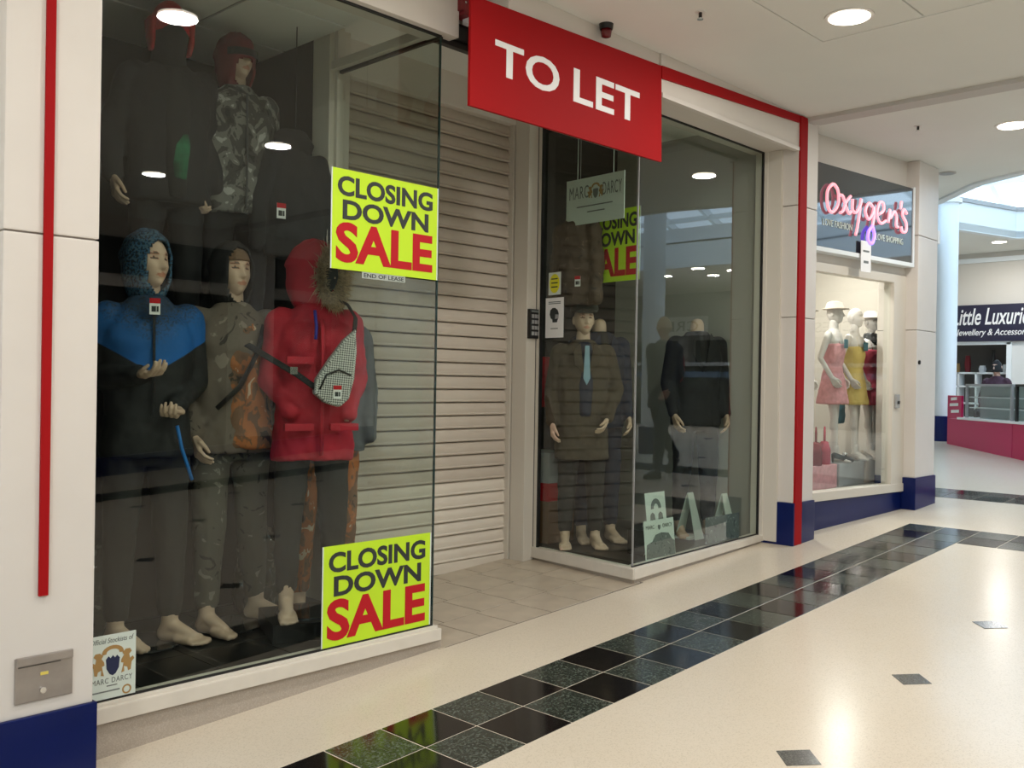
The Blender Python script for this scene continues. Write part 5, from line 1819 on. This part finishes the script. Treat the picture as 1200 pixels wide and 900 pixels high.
# ================================================================ BOUTIQUE MANNEQUINS
WG = 'white mannequins in the boutique window'


def dress(top, hem, m, t, flare=1.0):
    g = G()
    g.rings([(hem, 0.20 * flare, 0.17 * flare, 0, 0), (hem + 0.02, 0.20 * flare, 0.17 * flare, 0, 0), (0.92, 0.165 * (0.5 + 0.5 * flare), 0.13, 0, 0), (1.08, 0.125, 0.10, 0, 0), (1.24, 0.145, 0.120, 0, -0.01), (1.34, 0.145, 0.115, 0, -0.01), (top, 0.12, 0.09, 0, -0.005)], 28)
    return lp('dress', skinned(g, 0.011, 3, 0.018, 0.07), m, t)


M['pink_cloth'] = mat('pink_cloth', (0.62, 0.30, 0.31), 0.8, noise=0.15, nscale=20)
M['yellow_cloth'] = mat('yellow_cloth', (0.55, 0.42, 0.13), 0.8)
M['crimson_cloth'] = mat('crimson_cloth', (0.38, 0.04, 0.07), 0.8)
M['cream_cloth'] = mat('cream_cloth', (0.55, 0.47, 0.40), 0.8)
M['teal_cloth'] = mat('teal_cloth', (0.06, 0.16, 0.20), 0.8)
spots = ((5.50, 0.86, 'cream_cloth', 'white mannequin in a cream top at the left end of the boutique window', 0.74, 0.55),
         (5.87, 0.76, 'pink_cloth', 'white mannequin in a pale pink dress in the boutique window', 0.76, 0.80),
         (6.22, 0.73, 'yellow_cloth', 'white mannequin in a mustard yellow dress in the boutique window', 0.75, 0.80),
         (6.62, 0.75, 'crimson_cloth', 'white mannequin in a crimson dress with a spotted scarf in the boutique window', 0.74, 0.80))
for k, (x, y, c, lb, s_, hm) in enumerate(spots):
    arms = [limb('R', (-0.25, 0.06, 1.18), (-0.20, -0.06, 0.96)), limb('L', (0.25, 0.06, 1.18), (0.21, -0.05, 0.95))]
    legs = [leg('R', (-0.07, -0.05, 0.50), (-0.03, -0.04, 0.09)), leg('L', (0.08, 0.0, 0.50), (0.10, 0.02, 0.09))]
    t, A, Lg = figure('mannequin', lb, 'mannequin', x, y, 0.745, (0.2, 0.1, 0.0, -0.3)[k], s_, arms, legs, group=WG, skin='skin_white', slim=0.85, hyaw=0.1, fine=True)
    if k == 0:
        dress(1.40, 0.62, c, t, 0.75)
    else:
        dress(1.36, 0.66, c, t, 1.05)
        for sx in (-0.07, 0.07):
            lp('strap', G().tube([(sx, -0.10, 1.34), (sx, -0.06, 1.46), (sx, 0.03, 1.49), (sx, 0.09, 1.38)], 0.008, 6, 0.5), c, t, True)
    if k in (1, 2):
        lp('price_card', G().box(-0.055, 0.055, -0.150, -0.142, 1.30, 1.40), 'teal_cloth', t)
    if k == 3:
        lp('scarf', skinned(G().rings([(1.40, 0.12, 0.10, 0, -0.01), (1.47, 0.10, 0.09, 0, 0), (1.56, 0.075, 0.075, 0, 0)], 20), 0.010, 2, 0.03, 0.05), camo('spotted_scarf', [(0.02, 0.02, 0.02), (0.02, 0.02, 0.02), (0.7, 0.7, 0.7)], 40), t)
    if k in (0, 1, 3):
        g = G()
        g.rings([(HC.z + 0.05, 0.13, 0.15, 0, -0.02), (HC.z + 0.058, 0.13, 0.15, 0, -0.02), (HC.z + 0.07, 0.088, 0.108, 0, -0.01), (HC.z + 0.13, 0.070, 0.085, 0, -0.005), (HC.z + 0.145, 0.03, 0.04, 0, 0)], 28)
        lp('sun_hat', g, 'cream_cloth', t, True)
for k, (x, w, m_, lb) in enumerate(((5.02, 0.62, 'pink_cloth', 'pink display box at the left of the boutique window'), (5.68, 0.50, 'grey_plastic', 'silver grey display box in the middle of the boutique window'),
                                    (6.22, 0.62, 'cream_cloth', 'pale rounded display box at the right of the boutique window'))):
    o = obj('display_box', G().box(x, x + w, 0.60, 1.10, 0.545, 0.745), m_, bevel=0.012)
    tag(o, lb, 'box', 'display boxes in the boutique window')
for k, (x, y, m_, lb) in enumerate(((5.10, 0.66, mat('magenta_bag', (0.55, 0.03, 0.25), 0.25), 'shiny magenta handbag on the pink display box'), (5.36, 0.66, M['dark_red'], 'dark red handbag on the pink display box'),
                                    (5.56, 0.68, M['crimson_cloth'], 'crimson handbag beside the pink dress'))):
    t = thing('handbag', lb, 'handbag', (x, y, 0.745), 0.5, 'handbags in the boutique window')
    lp('body', skinned(G().rings([(0.0, 0.10, 0.05, 0, 0), (0.12, 0.105, 0.05, 0, 0), (0.19, 0.08, 0.03, 0, 0)], 20, 3), 0.008, 2), m_, t)
    lp('handle', G().tube([(-0.05, 0, 0.18), (-0.045, 0, 0.27), (0, 0, 0.31), (0.045, 0, 0.27), (0.05, 0, 0.18)], 0.007, 8), m_, t, True)
for k, (x, lb) in enumerate(((5.80, 'dark court shoe on the silver box'), (5.98, 'silver court shoe on the silver box'), (6.30, 'pale court shoe on the pale rounded box'))):
    t = thing('court_shoe', lb, 'shoe', (x, 0.64, 0.745), 1.2 + 0.2 * k, 'shoes in the boutique window')
    m_ = ('black_plastic', 'chrome', 'cream_cloth')[k]
    lp('upper', skinned(G().chain([((0, 0.08, 0.065), 0.026), ((0, 0.0, 0.045), 0.022), ((0, -0.08, 0.020), 0.026), ((0, -0.13, 0.014), 0.014)]), 0.006, 2), m_, t)
    lp('heel', G().cyl((0, 0.095, 0.0), 0.006, 0.06, n=10, r2=0.014), m_, t)
o = obj('teal_blouse', skinned(G().rings([(1.05, 0.10, 0.05, 6.62, 1.05), (1.3, 0.11, 0.05, 6.62, 1.05), (1.55, 0.12, 0.05, 6.62, 1.05), (1.64, 0.04, 0.03, 6.62, 1.05)], 20), 0.012, 3, 0.02, 0.08), 'teal_cloth')
tag(o, 'dark teal top hanging behind the yellow and crimson dresses', 'clothing')

# ================================================================ A PASSER-BY MIRRORED IN THE RIGHT WINDOW
arms = [limb('R', (-0.25, -0.06, 1.18), (-0.22, -0.22, 0.98)), limb('L', (0.26, 0.14, 1.20), (0.24, 0.10, 0.94))]
legs = [leg('R', (-0.10, -0.20, 0.52), (-0.10, -0.26, 0.09)), leg('L', (0.10, 0.10, 0.52), (0.10, 0.42, 0.20))]
px, py = 6.80, -1.98
t, A, Lg = figure('person', 'person in a dark navy coat and trousers walking past, mirrored in the right window', 'person', px, py, fz(px), math.radians(-90), 0.98, arms, legs, skin='skin_person', shoes=False, feet=False)
for k, l_ in enumerate(Lg):
    Mf = Matrix.Translation((l_[2].x, l_[2].y - 0.015, l_[2].z - 0.09)) @ Matrix.Rotation((0.0, 0.75)[k], 4, 'X')
    v, f = place(SHOE, Mf, k == 1)
    g = G().add(v.tolist(), f)
    lp('shoe', g, 'black_plastic', t, True)
lp('coat', jacket(arms, 0.78, 1.0), 'navy_cloth', t)
lp('trousers', trousers(Lg, 1.0, end=0.06), 'navy_cloth', t)
hat_shell(t, 'hair', mat('fair_hair', (0.55, 0.42, 0.28), 0.7, noise=0.2, nscale=70), 0.96, -0.02)
lp('rucksack', skinned(G().rings([(1.08, 0.10, 0.05, 0, 0.20), (1.2, 0.13, 0.08, 0, 0.20), (1.38, 0.12, 0.07, 0, 0.20), (1.44, 0.07, 0.04, 0, 0.19)], 20, 3), 0.012, 3), 'red_cloth', t)
# ================================================================ FAR SHOP AND COUNTER
FX = 15.5
struct('wall_far_shop', G().box(FX, FX + 0.2, 0.6, 4.2, 2.80, 3.76), 'far_wall')
struct('trim_6', G().box(FX - 0.05, FX, 0.6, 4.2, 3.58, 3.66), 'fascia_white')
t = thing('jewellery_sign', 'dark navy shop sign with white script lettering on the far wall', 'sign', (FX, 2.2, 2.22))
M['sign_navy'] = mat('sign_navy', (0.020, 0.018, 0.045), 0.4)
obj('board', G().box(FX - 0.06, FX, 0.9, 3.32, 2.215, 2.85), 'sign_navy', t, bevel=0.01)
lettering('Little Luxuries', 'white', t, (FX - 0.063, 3.03, 2.50), UYN, UZ, 1.32, 0.29, shear=0.28, bold=0.012, depth=0.006)
lettering('Jewellery & Accessories', 'white', t, (FX - 0.063, 2.98, 2.285), UYN, UZ, 1.26, 0.145, shear=0.28, bold=0.006, depth=0.006)
struct('wall_far_panel', G().box(FX, FX + 0.1, 0.6, 2.12, 0.7, 2.215), mat('far_shutter', (0.70, 0.70, 0.68), 0.5))
w = struct('window_5', G().box(FX + 0.9, FX + 1.0, 2.0, 4.2, 0.7, 2.8), mat('far_interior', (0.12, 0.115, 0.11), 0.8))
obj('frame_head', G().box(FX - 0.02, FX + 0.06, 2.10, 3.4, 2.16, 2.215), 'fascia_white', w)
obj('frame_stile', G().box(FX - 0.02, FX + 0.06, 2.08, 2.16, 0.75, 2.2), 'fascia_white', w)
t = thing('display_shelf', 'white cube shelving with small goods inside the far jewellery shop', 'shelf', (FX + 0.5, 2.7, fz(FX)))
for z in (0.86, 1.12, 1.42, 1.66):
    obj('shelf_board', G().box(FX + 0.35, FX + 0.65, 2.15, 3.3, z, z + 0.03), 'fascia_white', t)
for y in (2.15, 2.45, 2.75, 3.05, 3.28):
    obj('upright', G().box(FX + 0.35, FX + 0.65, y, y + 0.03, fz(FX), 1.69), 'fascia_white', t)
for k, (y, w_, h, c) in enumerate(((2.95, 0.10, 0.30, 'dark_red'), (2.70, 0.12, 0.12, 'fascia_white'), (2.52, 0.08, 0.40, 'black_plastic'), (2.30, 0.16, 0.14, 'fascia_white'), (3.12, 0.08, 0.16, 'gold'))):
    t = thing('shop_goods', ('dark red vase on the far white shelving', 'white gift box on the far white shelving', 'tall black stand on the far white shelving', 'larger white gift box at the right of the far shelving', 'small gold ornament at the left of the far shelving')[k], 'goods', (FX + 0.5, y, 1.69), group='goods on the far shelving')
    obj('body', G().rings([(1.69, w_ * 0.4, w_ * 0.4, FX + 0.5, y), (1.69 + h * 0.5, w_ * 0.5, w_ * 0.5, FX + 0.5, y), (1.69 + h, w_ * 0.35, w_ * 0.35, FX + 0.5, y)], 16, 3), c, t, smooth=False)

# pink sales counter: front runs obliquely from the column towards the picture's right edge
KO = Vector((10.28, 0.43, 0))
KU = Vector((11.67 - 10.28, 1.79 - 0.43, 0)).normalized()
KN = Vector((-KU.y, KU.x, 0))          # towards the shoppers
M['magenta'] = mat('magenta_panel', (0.52, 0.008, 0.085), 0.3, spec=0.4)
M['magenta_pale'] = mat('pink_panel', (0.55, 0.02, 0.11), 0.3, spec=0.4)
t = thing('sales_counter', 'magenta sales counter with glass display cases in front of the far shop', 'counter', (10.28, 0.43, fz(10.28)))


def kbox(a0, a1, d0, d1, z0, z1):
    """box along the counter: a along it, d depth behind its front"""
    P = [KO + KU * a0 - KN * d0, KO + KU * a1 - KN * d0, KO + KU * a1 - KN * d1, KO + KU * a0 - KN * d1]

    def zz(p, z):
        return fz(p.x) if z is None else z
    return G().hexa([(p.x, p.y, zz(p, z0)) for p in P], [(p.x, p.y, zz(p, z1)) for p in P])


obj('base', kbox(0.28, 1.95, 0, 0.6, None, 0.98), 'magenta_pale', t)
obj('base', kbox(-2.2, 0.27, 0, 0.6, None, 0.98), 'magenta', t)
obj('ledge', kbox(-2.2, 1.62, -0.03, 0.62, 0.98, 1.01), 'white', t, bevel=0.006)
for a0, a1, m_ in ((0.30, 1.45, 'grey_plastic'), (-0.9, 0.22, 'black_plastic')):
    obj('glass_case', kbox(a0 + 0.02, a1 - 0.02, 0.02, 0.03, 1.01, 1.43), 'glass_clear', t)
    obj('case_top', kbox(a0, a1, 0.0, 0.22, 1.43, 1.46), m_, t)
    for z in (1.14, 1.28):
        obj('case_shelf', kbox(a0 + 0.03, a1 - 0.03, 0.04, 0.20, z, z + 0.012), 'fascia_white', t)
    for a in (a0, a1 - 0.03):
        obj('case_post', kbox(a, a + 0.03, 0.0, 0.03, 1.01, 1.45), m_, t)
    obj('case_back', kbox(a0, a1, 0.20, 0.22, 1.01, 1.45), mat('case_back', (0.34, 0.42, 0.42), 0.4), t)
    obj('case_end', kbox(a1 - 0.02, a1, 0.03, 0.20, 1.01, 1.45), 'glass_clear', t)
t2 = thing('counter_poster', 'pink framed poster with white lettering at the end of the magenta counter', 'poster', tuple(KO + KU * 1.75 + Vector((0, 0, 1.0))))
obj('board', kbox(1.56, 1.95, 0.0, 0.03, 0.985, 1.30), 'magenta', t2)
ko = KO + KU * 1.90 + KN * 0.002
for a, b_, z in ((0.05, 0.22, 1.23), (0.02, 0.26, 1.15), (0.06, 0.28, 1.06)):
    obj('print_line', G().prism([(a, 0), (b_, 0.01), (b_, 0.05), (a, 0.04)], (ko.x, ko.y, z), tuple(-KU), UZ, 0.003), 'white', t2)
# shop keeper behind the counter
arms = [limb('R', (-0.25, -0.02, 1.18), (-0.16, -0.20, 1.02)), limb('L', (0.25, -0.02, 1.18), (0.16, -0.20, 1.02))]
legs = [leg('R', (-0.10, -0.42, 0.93), (-0.10, -0.40, 0.56)), leg('L', (0.10, -0.42, 0.93), (0.10, -0.40, 0.56))]
ks = 0.84
t, A, Lg = figure('person', 'person with dark hair and dark top seated behind the magenta counter', 'person', 12.60, 1.44, fz(12.60) - 0.47 * ks, math.radians(-100), ks, arms, legs, skin='skin_person')
lp('top', jacket(arms, 0.84, 1.0), mat('plum_top', (0.05, 0.02, 0.035), 0.85), t)
lp('trousers', trousers(Lg, 1.0), 'black_cloth', t)
hat_shell(t, 'hair', 'black_cloth', 1.0, -0.08)
t = thing('stool', 'dark stool under the seated person behind the counter', 'stool', (12.60, 1.44, fz(12.60)))
obj('seat', G().cyl((12.60, 1.44, fz(12.60) + 0.24), 0.17, 0.05, n=28), 'black_plastic', t)
obj('post', G().cyl((12.60, 1.44, fz(12.60) + 0.02), 0.025, 0.23, n=16), 'chrome', t)
obj('foot', G().cyl((12.60, 1.44, fz(12.60)), 0.17, 0.02, n=28), 'chrome', t)
